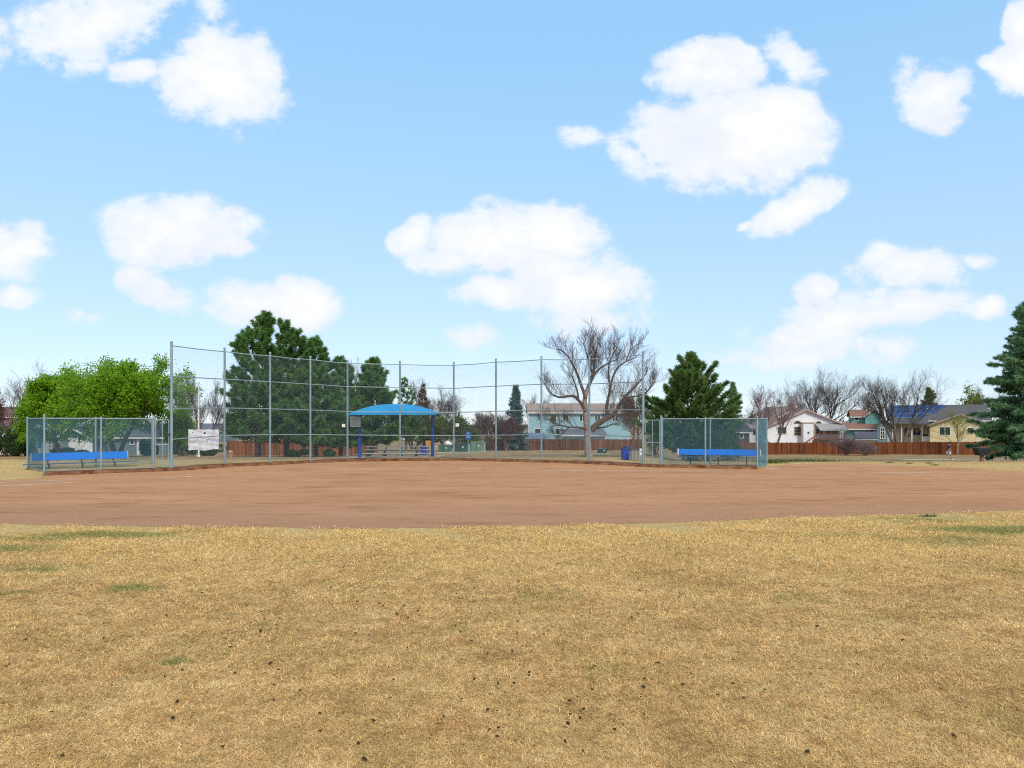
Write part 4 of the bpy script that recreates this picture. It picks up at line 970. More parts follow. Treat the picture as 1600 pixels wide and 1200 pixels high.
for r0, r1, p0, p1 in ((.06, .35, 1384, 1446), (.365, .655, 1384, 1464), (.67, .96, 1388, 1476)):
    n = int((p1-p0)/7)
    for k in range(n):
        a_, b_ = p0+(p1-p0)*k/n+.25, p0+(p1-p0)*(k+1)/n-.25
        A_, B_, C_, D_ = rp(a_, r0), rp(b_, r0), rp(b_, r1), rp(a_, r1); dn = np.array((0, .04, -.05))
        sp.add([A_, B_, C_, D_]+[tuple(np.array(q)+dn) for q in (A_, B_, C_, D_)], [(0,1,2,3),(7,6,5,4),(0,4,5,1),(1,5,6,2),(2,6,7,3),(3,7,4,0)])
    rim.bar(rp(p0, r0-.01), rp(p1, r0-.01), .05, .06); 
s_ = sp.build('solar_array', M['solar'], h.th); rim.build('mounting_rail', M['solar_rim'], s_)
h.box('chimney', 'brick', L(1460, 9), L(1465, 9), 8.6, 9.4, Zq(640, 9), Zq(630, 9)); h.box('roof_vent', 'sid_pale', L(1447, 6), L(1450, 6), 5.7, 6.1, Zq(645, 6), Zq(638, 6))
# teal house in the middle
h = House('teal_house', 'long teal two-storey house with a tan roof behind the big bare tree', 905, 114); L = h.lx; Zq = h.lz
h.gable_side(L(826.5), L(985), 0, 10, Zq(643.5), Zq(632, 5), 'sid_teal', 'sh_tan')
for p0, p1 in ((861, 869), (880, 888), (906, 914), (930, 938), (957, 965)): h.win(p0, p1, 648.5, 658, mull=1)
for p0, p1 in ((836, 844), (868, 876)): h.win(p0, p1, 670, 678, mull=0)
h.box('corner_board', 'trim_white', L(825.6), L(826.9), -.06, .1, -.2, Zq(644))
h.wall(L(877, -4), L(946, -4), -4, -.003, Zq(679.5, -4), 'sid_teal')
MB().prism_x([(-4.5, Zq(680.3, -4)), (-.01, Zq(671.5)), (-.01, Zq(671.5)+.12), (-4.5, Zq(680.3, -4)+.15)], L(875, -4), L(948, -4)).build('lower_roof', M['sh_grey'], h.th)
h.box('corner_board', 'trim_white', L(945.3, -4), L(947, -4), -4.06, -3.9, -.2, Zq(680, -4)); h.box('fascia', 'trim_white', L(875, -4.5), L(948, -4.5), -4.56, -4.51, Zq(681.6, -4.5), Zq(680.2, -4.5))
h = House('low_shed', 'low shed with a slate blue roof just over the brown fence', 832, 106, 'shed'); L = h.lx; Zq = h.lz
h.gable_side(L(816), L(850), 0, 4, Zq(686), Zq(678.5), 'sid_grey', 'sh_blue', over=.3); h.box('door', 'trim_white', L(828), L(834), -.05, -.003, -.2, Zq(688))
h = House('pale_house', 'white gabled house end seen through branches right of the teal house', 955, 122); L = h.lx; Zq = h.lz
h.gable_front(L(944), L(978), -3, 6, Zq(674), L(961), Zq(662), 'sid_pale', 'sh_grey'); h.win(948, 953, 666+4, 676, -3, mull=0)
# houses on the left
h = House('grey_house', 'grey house with a white garage door and white framed window, behind the left dugout', 108, 86); L = h.lx; Zq = h.lz
h.gable_side(L(64), L(152), 1.5, 10, Zq(681), Zq(665), 'sid_grey', 'sh_grey')
h.gable_front(L(101), L(150), -1, 5, Zq(684), L(120), Zq(668), 'sid_grey', 'sh_grey')
g = h.box('garage_door', 'trim_white', L(107.5, -1), L(145, -1), -1.06, -1.003, -.25, Zq(684.5, -1))
h.win(81.5, 91.5, 682.5, 692, 1.5, mull=1); h.box('brick_base', 'brick', L(81, 1), L(101, 1), 1.2, 1.497, -.3, Zq(693, 1))
h.box('porch_post', 'trim_white', L(80, -.5), L(81, -.5), -.6, -.4, -.2, Zq(682, -.5))
h = House('grey_house', 'grey blue house with white window frames behind the left gate', 222, 88); L = h.lx; Zq = h.lz
h.gable_side(L(168), L(268), 0, 10, Zq(682), Zq(668), 'sid_grey', 'sh_grey'); 
for p0, p1, q0, q1 in ((204, 209, 683, 694), (222, 229, 683, 694), (258.5, 264.5, 676, 692)): h.win(p0, p1, q0, q1, mull=0)
h.box('door', 'trim_white', L(214), L(218), -.05, -.003, -.2, Zq(683.5))
h = House('pale_house', 'white house with a maroon lower roof at the far left edge', 20, 92); L = h.lx; Zq = h.lz
h.gable_side(L(-70), L(46), 2, 11, Zq(650, 2), Zq(638, 6), 'sid_pale', 'sh_maroon')
h.wall(L(-60), L(40), -3, 1.99, Zq(668, -3), 'sid_pale')
MB().prism_x([(-3.6, Zq(669, -3)), (1.9, Zq(655, 2)), (1.9, Zq(655, 2)+.12), (-3.6, Zq(669, -3)+.15)], L(-64), L(43)).build('lower_roof', M['sh_maroon'], h.th)
h.win(22, 30, 652, 658, 2, mull=0); h.win(10, 20, 674, 684, -3, mull=1); h.win(28, 35, 674, 684, -3, mull=0)
# blue stand beside the grey house
Zs = 80; x0 = X(55.5, Zs); g0 = gz(x0, Zs); th = thing('play_tower', 'small blue roofed stand beside the grey house, seen through the left dugout', 'play tower', (x0, Zs, g0))
MB().prism_y([(-.6, zz(679.5, Zs)-g0), (.6, zz(679.5, Zs)-g0), (.35, zz(673, Zs)-g0), (-.35, zz(673, Zs)-g0)], -.5, .5).build('roof', M['sign_blue'], th)
for sx in (-.45, .45):
    for sy in (-.4, .4): MB().box(sx-.05, sx+.05, sy-.05, sy+.05, -.2, zz(679.5, Zs)-g0).build('leg', M['sid_teal'], th)
MB().box(-.42, .42, -.46, .46, zz(700, Zs)-g0, zz(690, Zs)-g0).build('panel', M['bin_blue'], th, bevel=.05)

# far houses closing the background
def far_house(p0, p1, Z, ye, yp, wm, rm, label):
    h = House('distant_house', label, (p0+p1)/2, Z); h.gable_side(h.lx(p0), h.lx(p1), 0, 9, h.lz(ye), h.lz(yp), wm, rm)
    n = max(1, int((p1-p0)/14))
    for k in range(n): c = p0+(p1-p0)*(k+.5)/n; h.win(c-2.5, c+2.5, ye+4, ye+11, mull=0)
far_house(600, 652, 170, 672, 664, 'sid_pale', 'sh_grey', 'distant pale house seen under the blue shelter')
far_house(690, 745, 160, 676, 667, 'sid_grey', 'sh_maroon', 'distant grey house behind the green utility cabinets')
far_house(278, 345, 150, 672, 663, 'sid_grey', 'sh_grey', 'distant grey house behind the white banner')
far_house(1030, 1095, 140, 664, 655, 'sid_pale', 'sh_tan', 'distant pale house half hidden by the juniper')

# ------------------------------------------------------------------ vegetation
def norm(v): return v/np.linalg.norm(v, axis=-1, keepdims=True)

def tubes(limbs, n):
    """limbs: list of (pts (k,3), radii (k,)) -> verts, quads"""
    Vv = []; Ff = []; b = 0; ang = np.arange(n)*2*np.pi/n; ca, sa = np.cos(ang), np.sin(ang)
    for pts, rad in limbs:
        k = len(pts); d = np.gradient(pts, axis=0); d /= np.linalg.norm(d, axis=1)[:, None]+1e-9
        ref = np.array((1., 0, 0)) if abs(d[0, 0]) < .7 else np.array((0, 1., 0))
        e1 = np.cross(d, ref); e1 /= np.linalg.norm(e1, axis=1)[:, None]+1e-9; e2 = np.cross(d, e1)
        ring = pts[:, None, :]+(e1[:, None, :]*ca[None, :, None]+e2[:, None, :]*sa[None, :, None])*rad[:, None, None]
        Vv.append(ring.reshape(-1, 3))
        i = np.arange(k-1)[:, None]*n; j = np.arange(n)[None, :]; j2 = (j+1) % n
        Ff.append(np.stack([b+i+j, b+i+j2, b+i+n+j2, b+i+n+j], -1).reshape(-1, 4)); b += k*n
    return np.concatenate(Vv), np.concatenate(Ff)

def grow(p, d, L, r, lvl, P, rg, out):
    n = P['n'][lvl]; pts = [p]; q = p.copy(); dd = d.copy()
    for i in range(n):
        dd = dd + rg.normal(0, P['wob'][lvl], 3); dd[2] += P['trop'][lvl]; dd /= np.linalg.norm(dd); q = q+dd*(L/n); pts.append(q)
    pts = np.array(pts); rad = r*np.linspace(1, P['tap'][lvl], n+1)
    out[lvl].append((pts, rad)); spawn(pts, rad, L, lvl, P, rg, out)

def spawn(pts, rad, L, lvl, P, rg, out, k=None, t0=None):
    if lvl+1 >= len(P['n']): return
    k = P['k'][lvl] if k is None else k; n = len(pts)-1
    t0 = P['t0'][lvl] if t0 is None else t0
    for j in range(k):
        t = t0+(1-t0)*((j+rg.uniform(.2, .8))/k); f = t*n; i = min(int(f), n-1); f -= i
        p = pts[i]*(1-f)+pts[i+1]*f; d = pts[i+1]-pts[i]; d = d/np.linalg.norm(d); r_ = rad[i]*(1-f)+rad[i+1]*f
        a = rg.normal(P['ang'][lvl], .15); rnd = rg.normal(0, 1, 3); rnd[2] += P.get('up', .3); side = rnd-d*np.dot(rnd, d); side /= np.linalg.norm(side)+1e-9
        nd = d*math.cos(a)+side*math.sin(a)
        l2 = L*P['ratio'][lvl]*rg.uniform(.65, 1.25)*(1.15-.45*t)
        grow(p, nd, l2, max(min(r_*P['rr'][lvl], r_*.9, l2*P.get('thin', .014)), P['rmin']), lvl+1, P, rg, out)

BARE = dict(n=[6, 6, 5, 4, 3], wob=[.05, .10, .11, .11, .11], trop=[.05, .06, .07, .08, .08], tap=[.55, .35, .35, .4, .6], k=[9, 7, 6, 6], t0=[.38, .2, .15, .1],
            ang=[.75, .70, .65, .65], ratio=[.72, .60, .60, .62], rr=[.55, .6, .6, .7], rmin=.0072, up=.35)
def scaled(out, H, Rr):
    allp = np.concatenate([l[0] for lv in out[1:] for l in lv]+[out[0][0][0]]); top = allp[:, 2].max()
    rad = np.quantile(np.hypot(allp[:, 0], allp[:, 1]), .97); s = np.array((Rr/rad, Rr/rad, H/top))
    return [[(p*s, r) for p, r in lv] for lv in out]

def tree_geo(H, Rr, seed, P=BARE, r0=None, fork=0.3, stems=1, lean=0.1):
    rg = np.random.default_rng(seed); out = [[] for _ in P['n']]; r0 = r0 or H*.022
    for s_ in range(stems):
        d = np.array((rg.normal(0, lean), rg.normal(0, lean), 1.0)); 
        if stems > 1: a = 2*np.pi*s_/stems+rg.uniform(-.4, .4); d = np.array((math.cos(a)*.5, math.sin(a)*.5, 1.0))
        grow(np.array((0., 0., -.1)), d/np.linalg.norm(d), H*.62, r0*(1 if stems == 1 else .7), 0, P, rg, out)
    return scaled(out, H, Rr)

def leaves(P, size, seed, name, mat, parent, loc=None, flat=0.0, aspect=1.0, vbias=0):
    r = np.random.default_rng(seed); n = len(P)
    a = norm(r.normal(0, 1, (n, 3))); a[:, 2] *= (1-flat); a = norm(a); b = np.cross(a, norm(r.normal(0, 1, (n, 3)))); b = norm(b)
    s = (size*r.uniform(.6, 1.3, n))[:, None]
    Vv = np.stack([P-a*s*.5-b*s*.1*aspect, P+b*s*.36*aspect, P+a*s*.5, P-b*s*.36*aspect], 1).reshape(-1, 3)
    return np_mesh(name, Vv, np.arange(4*n).reshape(-1, 4), mat, parent, loc, v=np.clip(r.uniform(0, 1, n)+vbias, 0, 1))

def bare_tree(name, label, px, Z, y_top, wpx, seed, tm='bark_grey', cm='twig_grey', group=None, P=BARE, stems=1, r0=None, leaf=None, y_base=None, cat='tree', leaf_n=0, leaf_s=.1, y_bot=None):
    x0 = X(px, Z); g0 = gz(x0, Z); H = zz(y_top, Z)-g0; Rr = wpx/2/F*Z
    geo = tree_geo(H, Rr, seed, P, r0, stems=stems); th = thing(name, label, cat, (x0, Z, g0-.05), group)
    Vt, Ft = tubes(geo[0], 9); np_mesh('trunk', Vt, Ft, M[tm], th, smooth=True)
    Vl, Fl = tubes(geo[1], 6); Vs, Fs = tubes([l for lv in geo[2:] for l in lv], 3)
    if leaf:
        np_mesh('limbs', np.concatenate([Vl, Vs]), np.concatenate([Fl, Fs+len(Vl)]), M[cm], th, smooth=True)
        rg = np.random.default_rng(seed+99); pts = np.concatenate([l[0] for lv in geo[3:] for l in lv]); pts = pts if y_bot is None else pts[pts[:, 2] > zz(y_bot, Z)-g0]; idx = rg.integers(0, len(pts), leaf_n)
        leaves(pts[idx]+rg.normal(0, .10+leaf_s*.5, (leaf_n, 3)), leaf_s, seed+5, 'crown', M[leaf], th)
    else:
        np_mesh('crown', np.concatenate([Vl, Vs]), np.concatenate([Fl, Fs+len(Vl)]), M[cm], th, smooth=True)
    return th

def blades(C, D, m, ln, wd, spread, rg):
    n = len(C); d = np.repeat(D, m, 0)+rg.normal(0, spread, (n*m, 3)); d = norm(d); c = np.repeat(C, m, 0); l = (ln*rg.uniform(.6, 1.3, n*m))[:, None]
    s = norm(np.cross(d, norm(rg.normal(0, 1, (n*m, 3)))))*wd
    return np.stack([c-s*.5, c+s*.5, c+d*l], 1).reshape(-1, 3)

def conifer(name, label, px, Z, y_top, wpx, seed, style, mat, tm='bark_dark', group=None, profile=None, nb=150, m=5, ln=.28, wd=.055, base=.03, lopside=0.0, tips=None, dens=1.0):
    """trunk, boughs and needle sprays; style 'pine' lifts its boughs, 'spruce' droops them in tiers"""
    rg = np.random.default_rng(seed); x0 = X(px, Z); g0 = gz(x0, Z); H = zz(y_top, Z)-g0; Rr = wpx/2/F*Z
    th = thing(name, label, 'tree', (x0, Z, g0-.05), group)
    prof = profile or (lambda t: (1-t)**.85); limbs = []; C = []; D = []
    tk = np.array([(rg.normal(0, .02)*H*k*.15, rg.normal(0, .02)*H*k*.15, H*k/8) for k in range(9)]); tk[0, 2] = -.1
    limbs.append((tk, np.linspace(H*.021, .02, 9)))
    for i in range(nb):
        t = base+(1-base)*((i+rg.uniform(0, 1))/nb)**(.9 if style == 'spruce' else 1.22); z = H*t
        lump = (.86+.27*math.sin(i*2.39996*2+seed+t*11)+.12*math.sin(t*31+seed)) if style == 'juniper' else (.88+.16*math.sin(i*2.39996*2+seed+t*7) if style == 'pine' else 1.0)
        p = np.array([np.interp(z, tk[:, 2], tk[:, 0]), np.interp(z, tk[:, 2], tk[:, 1]), z])
        az = i*2.39996+rg.normal(0, .35); L = lump*Rr*prof(t)*(rg.uniform(.68, 1.12) if style != 'spruce' else rg.uniform(.62, 1.10))*(1+lopside*math.cos(az)); L = max(L, .18)
        if style == 'spruce': e0, e1 = .15+.55*t, -.30+.6*t
        elif style == 'pine': e0, e1 = .12+.6*t, .35+.6*t
        else: e0, e1 = .45+.4*t, .55+.5*t
        k = max(4, int(L/.35)); pts = [p]; q = p.copy()
        for j in range(k):
            f = j/max(1, k-1); e = e0+(e1-e0)*f+rg.normal(0, .24 if style == 'spruce' else .09)+(.5*max(0, f-.75) if style == 'spruce' else 0); a2 = az+rg.normal(0, .12)
            q = q+np.array((math.cos(a2)*math.cos(e), math.sin(a2)*math.cos(e), math.sin(e)))*L/k; pts.append(q)
        pts = np.array(pts); limbs.append((pts, np.linspace(max(.012, .03*L/3), .008, k+1)))
        ns = max(5, int(L*(9 if style == 'spruce' else 8)*dens))
        s0 = .18 if style == 'spruce' else .30
        f = s0+(1-s0)*np.sqrt(rg.uniform(0, 1, ns)) if style != 'spruce' else rg.uniform(s0, 1, ns)
        ff = f*k; ii_ = np.minimum(ff.astype(int), k-1); fr_ = (ff-ii_)[:, None]; pp = pts[ii_]*(1-fr_)+pts[ii_+1]*fr_; dd = norm(pts[ii_+1]-pts[ii_])
        side = np.stack([-dd[:, 1], dd[:, 0], np.zeros(ns)], 1)*np.where(rg.random(ns) < .5, -1, 1)[:, None]
        off = (1-f)[:, None]*L*.42*rg.uniform(0, 1, (ns, 1))+.05
        if style == 'spruce':
            sd_ = norm(side+dd*.7+np.array((0, 0, -.25))); q0 = pp+sd_*off; nn = 2
        else:
            sd_ = norm(side*.8+dd*.7+np.array((0, 0, .35))+rg.normal(0, .35, (ns, 3))); q0 = pp+sd_*off*.9; nn = 2
        C.append(q0); D.append(sd_); C.append(pp+sd_*off*.45); D.append(sd_)
        C.append(pts[-1:]); D.append(norm(pts[-1:]-pts[-2:-1])+np.array([[0, 0, .3]]))
    for j in range(6): C.append(np.array([[tk[-1, 0], tk[-1, 1], H-.12*j]])); D.append(np.array([[0, 0, 1.0]]))
    C = np.concatenate(C); D = norm(np.concatenate(D))
    Vn = blades(C, D, m, ln, wd, .55 if style != 'spruce' else .68, rg)
    v = np.repeat(np.clip(rg.normal(.5, .2, len(C)), 0, 1), m)
    np_mesh('crown', Vn, np.arange(len(Vn)).reshape(-1, 3), M[mat], th, v=np.clip(v+rg.normal(0, .1, len(v)), 0, 1))
    Vt, Ft = tubes(limbs[:1], 9); np_mesh('trunk', Vt, Ft, M[tm], th, smooth=True); Vt, Ft = tubes(limbs[1:], 4); np_mesh('boughs', Vt, Ft, M[tm], th, smooth=True)
    return th

def bush(name, label, px, Z, y_top, wpx, seed, mat, n=5000, s=.09, lobes=7, group=None, cat='bush', depth=None, twig=False):
    """leafy shrub: stems carrying leaves through several uneven lobes"""
    rg = np.random.default_rng(seed); x0 = X(px, Z); g0 = gz(x0, Z); H = zz(y_top, Z)-g0; Rr = wpx/2/F*Z; th = thing(name, label, cat, (x0, Z, g0-.03), group); dp = depth or min(Rr, H)
    cs = np.stack([rg.uniform(-.72, .72, lobes)*Rr, rg.uniform(-.6, .6, lobes)*dp, rg.uniform(.25, .66, lobes)*H], 1); rs = rg.uniform(.45, .75, lobes)
    k = rg.integers(0, lobes, n); u_ = norm(rg.normal(0, 1, (n, 3)))*(rg.uniform(.35, 1.0, (n, 1))**.5)
    P = cs[k]+u_*np.stack([np.full(n, Rr*.42), np.full(n, dp*.45), np.full(n, H*.38)], 1)*rs[k][:, None]*1.5
    P = P[P[:, 2] > .02]; P[:, 2] *= H/np.quantile(P[:, 2], .997)
    leaves(P, s, seed+1, 'foliage', M[mat], th)
    lim = []
    for j in range(lobes*3):
        e = cs[j % lobes]+rg.normal(0, .12, 3)*H; a_ = np.array((e[0]*.25, e[1]*.25, 0)); lim.append((np.array([a_, (a_+e)/2+rg.normal(0, .05, 3), e]), np.array((.03, .02, .01))))
    Vt, Ft = tubes(lim, 5); np_mesh('stems', Vt, Ft, M['bark_brown'], th, smooth=True)
    return th

# --- the fresh green trees behind the left dugout
LEAFY = dict(BARE, k=[10, 7, 6, 5], t0=[.28, .15, .1, .1], ang=[.95, .75, .7, .7], trop=[.03, .03, .03, .04, .05])
bare_tree('leafy_tree', 'broad tree in fresh bright green leaf behind the left dugout gate', 182, 58, 547, 190, 3, 'bark_brown', 'bark_brown', 'green trees behind the left dugout', LEAFY, leaf='leaf_fresh', leaf_n=78000, leaf_s=.165, stems=3, r0=.26, y_bot=688)
bare_tree('leafy_tree', 'rounded green tree over the outer end of the left dugout', 96, 60, 578, 120, 8, 'bark_brown', 'bark_brown', 'green trees behind the left dugout', LEAFY, leaf='leaf_fresh', leaf_n=42000, leaf_s=.16, stems=1, r0=.2, y_bot=688)
bare_tree('leafy_tree', 'small green tree between the first backstop pole and the banner', 280, 62, 628, 44, 12, 'bark_brown', 'bark_brown', 'green trees behind the left dugout', LEAFY, leaf='leaf_fresh', leaf_n=11000, leaf_s=.16, r0=.12)

# --- pines
PG = 'dark pines behind the left half of the backstop'
pineprof = lambda t: max(.16, (1-t)**.55*(.72+.28*min(1, t/.25)))
conifer('pine_tree', 'tallest dark pine with a double-looking top behind the second backstop bay', 403, 58, 494, 160, 21, 'pine', 'needle_pine', 'bark_brown', PG, pineprof, 215, 7, .33, .065, .09, dens=2.0)
conifer('pine_tree', 'tall dark pine just right of the tallest one', 448, 60, 508, 150, 22, 'pine', 'needle_pine', 'bark_brown', PG, pineprof, 215, 7, .33, .065, .09, dens=2.0)
conifer('pine_tree', 'dark pine with a sloping shoulder in the middle of the pine row', 494, 59, 535, 150, 23, 'pine', 'needle_pine', 'bark_brown', PG, pineprof, 190, 7, .33, .065, .08, dens=2.0)
conifer('pine_tree', 'shorter dark pine beside the fifth backstop pole, left of the shelter', 533, 62, 563, 105, 24, 'pine', 'needle_pine', 'bark_brown', PG, pineprof, 150, 7, .33, .065, .07, dens=1.9)
conifer('pine_tree', 'broad dark pine rising above the left half of the blue shelter', 581, 64, 566, 142, 25, 'pine', 'needle_pine', 'bark_brown', PG, pineprof, 190, 7, .33, .065, .09, dens=2.0)
conifer('pine_tree', 'small pine peeking over the middle of the blue shelter', 634, 80, 594, 66, 26, 'pine', 'needle_pine', 'bark_brown', PG, pineprof, 75, 6, .32, .07, .12, dens=1.3)
conifer('juniper_tree', 'loose dark juniper with ragged top behind the right dugout', 1077, 56, 558, 172, 31, 'juniper', 'needle_juniper', 'bark_brown', None, lambda t: max(.13, min(1, 1.45*(1-t)**.88)*(.85+.15*min(1, t/.15))), 200, 7, .30, .07, .02, dens=1.9)
conifer('spruce_tree', 'big green spruce cut off by the right edge of the picture', 1618, 60, 458, 212, 41, 'spruce', 'needle_spruce', 'bark_brown', None, lambda t: ((1-t)**.80+.02)*min(1, .78+t*1.6), 330, 7, .32, .08, .03, dens=2.4)
conifer('spruce_tree', 'pointed blue spruce left of the teal house', 805, 96, 603, 46, 42, 'spruce', 'needle_blue', 'bark_brown', None, lambda t: (1-t)**.75+.02, 150, 6, .34, .09, .02, dens=1.8)
conifer('spruce_tree', 'small pointed spruce right of the ragged juniper', 1147, 108, 598, 42, 43, 'spruce', 'needle_spruce', 'bark_brown', None, lambda t: (1-t)**.7+.03, 120, 6, .36, .09, .02, dens=1.6)
conifer('brown_conifer', 'rusty brown conifer behind the solar roof', 1452, 145, 606, 44, 44, 'spruce', 'needle_juniper', 'bark_brown', None, lambda t: (1-t)**.6+.04, 90, 6, .45, .12, .02, dens=1.4)
conifer('brown_conifer', 'reddish brown conifer over the right end of the blue shelter', 662, 84, 603, 46, 45, 'juniper', 'leaf_rust', 'bark_brown', None, lambda t: (1-t)**.6+.06, 80, 5, .32, .07, .05, dens=1.2)

# --- the big bare tree behind the backstop, limb by limb
TZ = 50.0; tx = X(921, TZ); tg = gz(tx, TZ); rg = np.random.default_rng(77)
th = thing('bare_tree', 'big spreading bare tree with a thick pale trunk behind the right half of the backstop', 'tree', (tx, TZ, tg-.05))
def LP(lst, r0, r1, dy):
    """limb through points read off the zoomed view (origin 840,500; 0.2167 px per unit), dy = depth offset along it"""
    pts = np.array([(X(840+a*.21667, TZ)-tx, 0.0, zz(500+b*.21667, TZ)-tg) for a, b in lst]); pts[:, 1] = np.linspace(0, dy, len(pts))**1.0
    n = len(pts); f = np.linspace(0, n-1, (n-1)*3+1); q = np.stack([np.interp(f, np.arange(n), pts[:, k]) for k in range(3)], 1); q[1:-1] += rg.normal(0, .03, q[1:-1].shape)
    for _ in range(2): q[1:-1] = (q[:-2]+q[1:-1]*2+q[2:])/4
    return q, np.linspace(r0, r1, len(q))
trunk = LP([(372,1010),(366,930),(362,850),(356,740),(342,640),(345,545),(368,470),(398,400),(412,300),(430,200),(442,120)], .27, .03, .3)
trunk[1][:4] *= np.array((1.25, 1.1, 1.02, 1.0))
Ls = [LP([(348,650),(322,610),(296,575),(270,545),(225,543),(160,557),(105,545),(65,500),(45,455)], .13, .03, -1.2),
      LP([(296,580),(285,500),(262,440),(225,380)], .07, .02, -.8),
      LP([(346,560),(328,490),(302,420),(272,330),(240,265),(200,215),(140,190)], .12, .025, 1.2),
      LP([(372,470),(400,395),(440,350),(500,310),(560,290)], .10, .025, -1.5),
      LP([(398,400),(385,320),(360,220),(345,140)], .07, .02, 1.5),
      LP([(385,790),(430,745),(485,710),(520,690),(560,655),(590,600),(640,530),(690,480),(750,415),(775,360)], .22, .03, -1.0),
      LP([(505,700),(500,620),(522,530),(540,430),(580,340),(640,290),(740,250)], .12, .025, 1.3),
      LP([(585,610),(640,560),(720,545),(800,520),(850,460),(885,430)], .08, .02, 1.6),
      LP([(525,520),(515,420),(500,330),(520,260),(560,200)], .07, .02, -1.3),
      LP([(640,290),(665,220),(700,180),(760,155)], .05, .015, .8),
      LP([(355,780),(300,765),(230,770),(150,752),(85,765)], .10, .025, -1.5),
      LP([(400,780),(450,772),(510,765),(560,738),(600,745)], .08, .02, 1.4),
      LP([(230,770),(190,800),(160,840),(110,845)], .05, .015, -.5),
      LP([(60,720),(80,790),(110,840)], .04, .015, .3) if False else LP([(150,752),(110,720),(60,715),(30,690)], .05, .015, .5)]
P2 = dict(BARE, k=[0, 0, 6, 5], ang=[.7, .62, .55, .55], ratio=[.5, .78, .70, .68], n=[6, 6, 6, 5, 4], wob=[.05, .1, .11, .12, .13], up=.8, rmin=.0062, trop=[0, .05, .10, .09, .07], thin=.010)
out = [[], [], [], [], []]
for q, r in Ls+[(trunk[0][14:], trunk[1][14:])]:
    Lq = np.linalg.norm(np.diff(q, axis=0), axis=1).sum(); spawn(q, r, min(1.75, Lq*.7), 1, P2, rg, out, k=max(7, int(Lq*4.2)), t0=.22)
Vt, Ft = tubes([trunk], 12); np_mesh('trunk', Vt, Ft, M['bark_pale'], th, smooth=True)
Vt, Ft = tubes(Ls, 8); np_mesh('limbs', Vt, Ft, M['bark_brown'], th, smooth=True)
Vt, Ft = tubes([l for lv in out for l in lv], 3); np_mesh('crown', Vt, Ft, M['twig_brown'], th, smooth=True)

# --- other bare trees
bare_tree('bare_tree', 'bare tree with a forked trunk in front of the white house, right of the dugout', 1207, 104, 598, 92, 51, 'bark_grey', 'twig_mauve', stems=2, r0=.26)
bare_tree('bare_tree', 'large airy bare tree rising behind the white house', 1280, 138, 569, 122, 52, 'bark_grey', 'twig_grey', P=dict(BARE, k=[10, 7, 7, 6]), stems=3, r0=.36)
bare_tree('bare_tree', 'dense dark bare tree between the grey blue house and the solar roof', 1405, 104, 567, 122, 53, 'bark_grey', 'twig_grey', P=dict(BARE, k=[9, 7, 6, 6]), stems=3, r0=.34)
SAP = dict(BARE, k=[12, 5, 4, 3], t0=[.30, .2, .2, .1], ang=[.55, .5, .5, .5], trop=[.05, .12, .1, .08, .05], rmin=.012)
bare_tree('sapling', 'young vase-shaped sapling with greenish twigs in front of the cream house fence', 1497, 96, 634, 56, 54, 'bark_pale', 'twig_green', P=SAP, r0=.09)
bare_tree('budding_tree', 'pale green budding tree beyond the cream house roof, beside the spruce', 1508, 140, 594, 62, 55, 'bark_grey', 'twig_green', leaf='leaf_lime', leaf_n=2600, leaf_s=.30, r0=.2)
bare_tree('bare_tree', 'purplish bare tree behind the banner and white pole', 318, 78, 578, 88, 56, 'bark_grey', 'twig_purple', stems=2, r0=.2)
bare_tree('bare_tree', 'purple brown bare tree filling the gap left of the pines', 285, 86, 584, 70, 57, 'bark_grey', 'twig_purple', r0=.2)
bare_tree('bare_tree', 'sparse bare tree at the far left edge above the maroon roof', 58, 72, 557, 120, 58, 'bark_grey', 'twig_purple', P=dict(BARE, k=[8, 6, 5, 4]), r0=.2)
bare_tree('bare_tree', 'bare tree leaning in from the left edge of the picture', 8, 66, 590, 110, 59, 'bark_brown', 'twig_purple', P=dict(BARE, k=[8, 6, 5, 4]), r0=.18)
bare_tree('bare_tree', 'purple bare tree right of the blue shelter, above the cabinets', 716, 96, 604, 100, 60, 'bark_grey', 'twig_purple', r0=.22)
bare_tree('bare_tree', 'reddish twiggy tree left of the blue spruce', 765, 92, 637, 60, 61, 'bark_grey', 'twig_red', P=dict(BARE, k=[10, 8, 7, 6]), stems=3, r0=.18)
bare_tree('bare_tree', 'low reddish twiggy tree in front of the blue spruce', 790, 90, 645, 66, 62, 'bark_grey', 'twig_red', P=dict(BARE, k=[10, 8, 7, 6]), stems=3, r0=.16)
bare_tree('bare_tree', 'thin grey bare tree between the spruce and the teal house', 838, 125, 608, 60, 63, 'bark_grey', 'twig_grey', r0=.2)
bare_tree('bare_tree', 'pale thin bare tree seen above the pines left of the shelter', 556, 110, 553, 64, 64, 'bark_grey', 'twig_grey', r0=.22)
bare_tree('bare_tree', 'mauve bare tree above the right half of the shelter', 690, 120, 598, 70, 65, 'bark_grey', 'twig_purple', r0=.22)
bare_tree('bare_tree', 'small bare tree showing just above the small pine', 655, 130, 586, 56, 66, 'bark_grey', 'twig_purple', r0=.2)
bare_tree('rusty_tree', 'rust coloured tree behind the right end of the backstop', 998, 78, 598, 56, 67, 'bark_brown', 'twig_red', leaf='leaf_rust', leaf_n=3400, leaf_s=.16, r0=.14)
bare_tree('rusty_tree', 'mauve twiggy tree behind the right gate', 985, 84, 612, 76, 68, 'bark_brown', 'twig_red', P=dict(BARE, k=[10, 8, 7, 5]), r0=.16)
bare_tree('bare_tree', 'bare tree with reddish twigs behind the red shed', 1163, 118, 612, 64, 69, 'bark_grey', 'twig_red', r0=.2)
bare_tree('bare_tree', 'distant bare tree in the gap between the white and green houses', 1345, 150, 606, 66, 70, 'bark_grey', 'twig_grey', r0=.22)
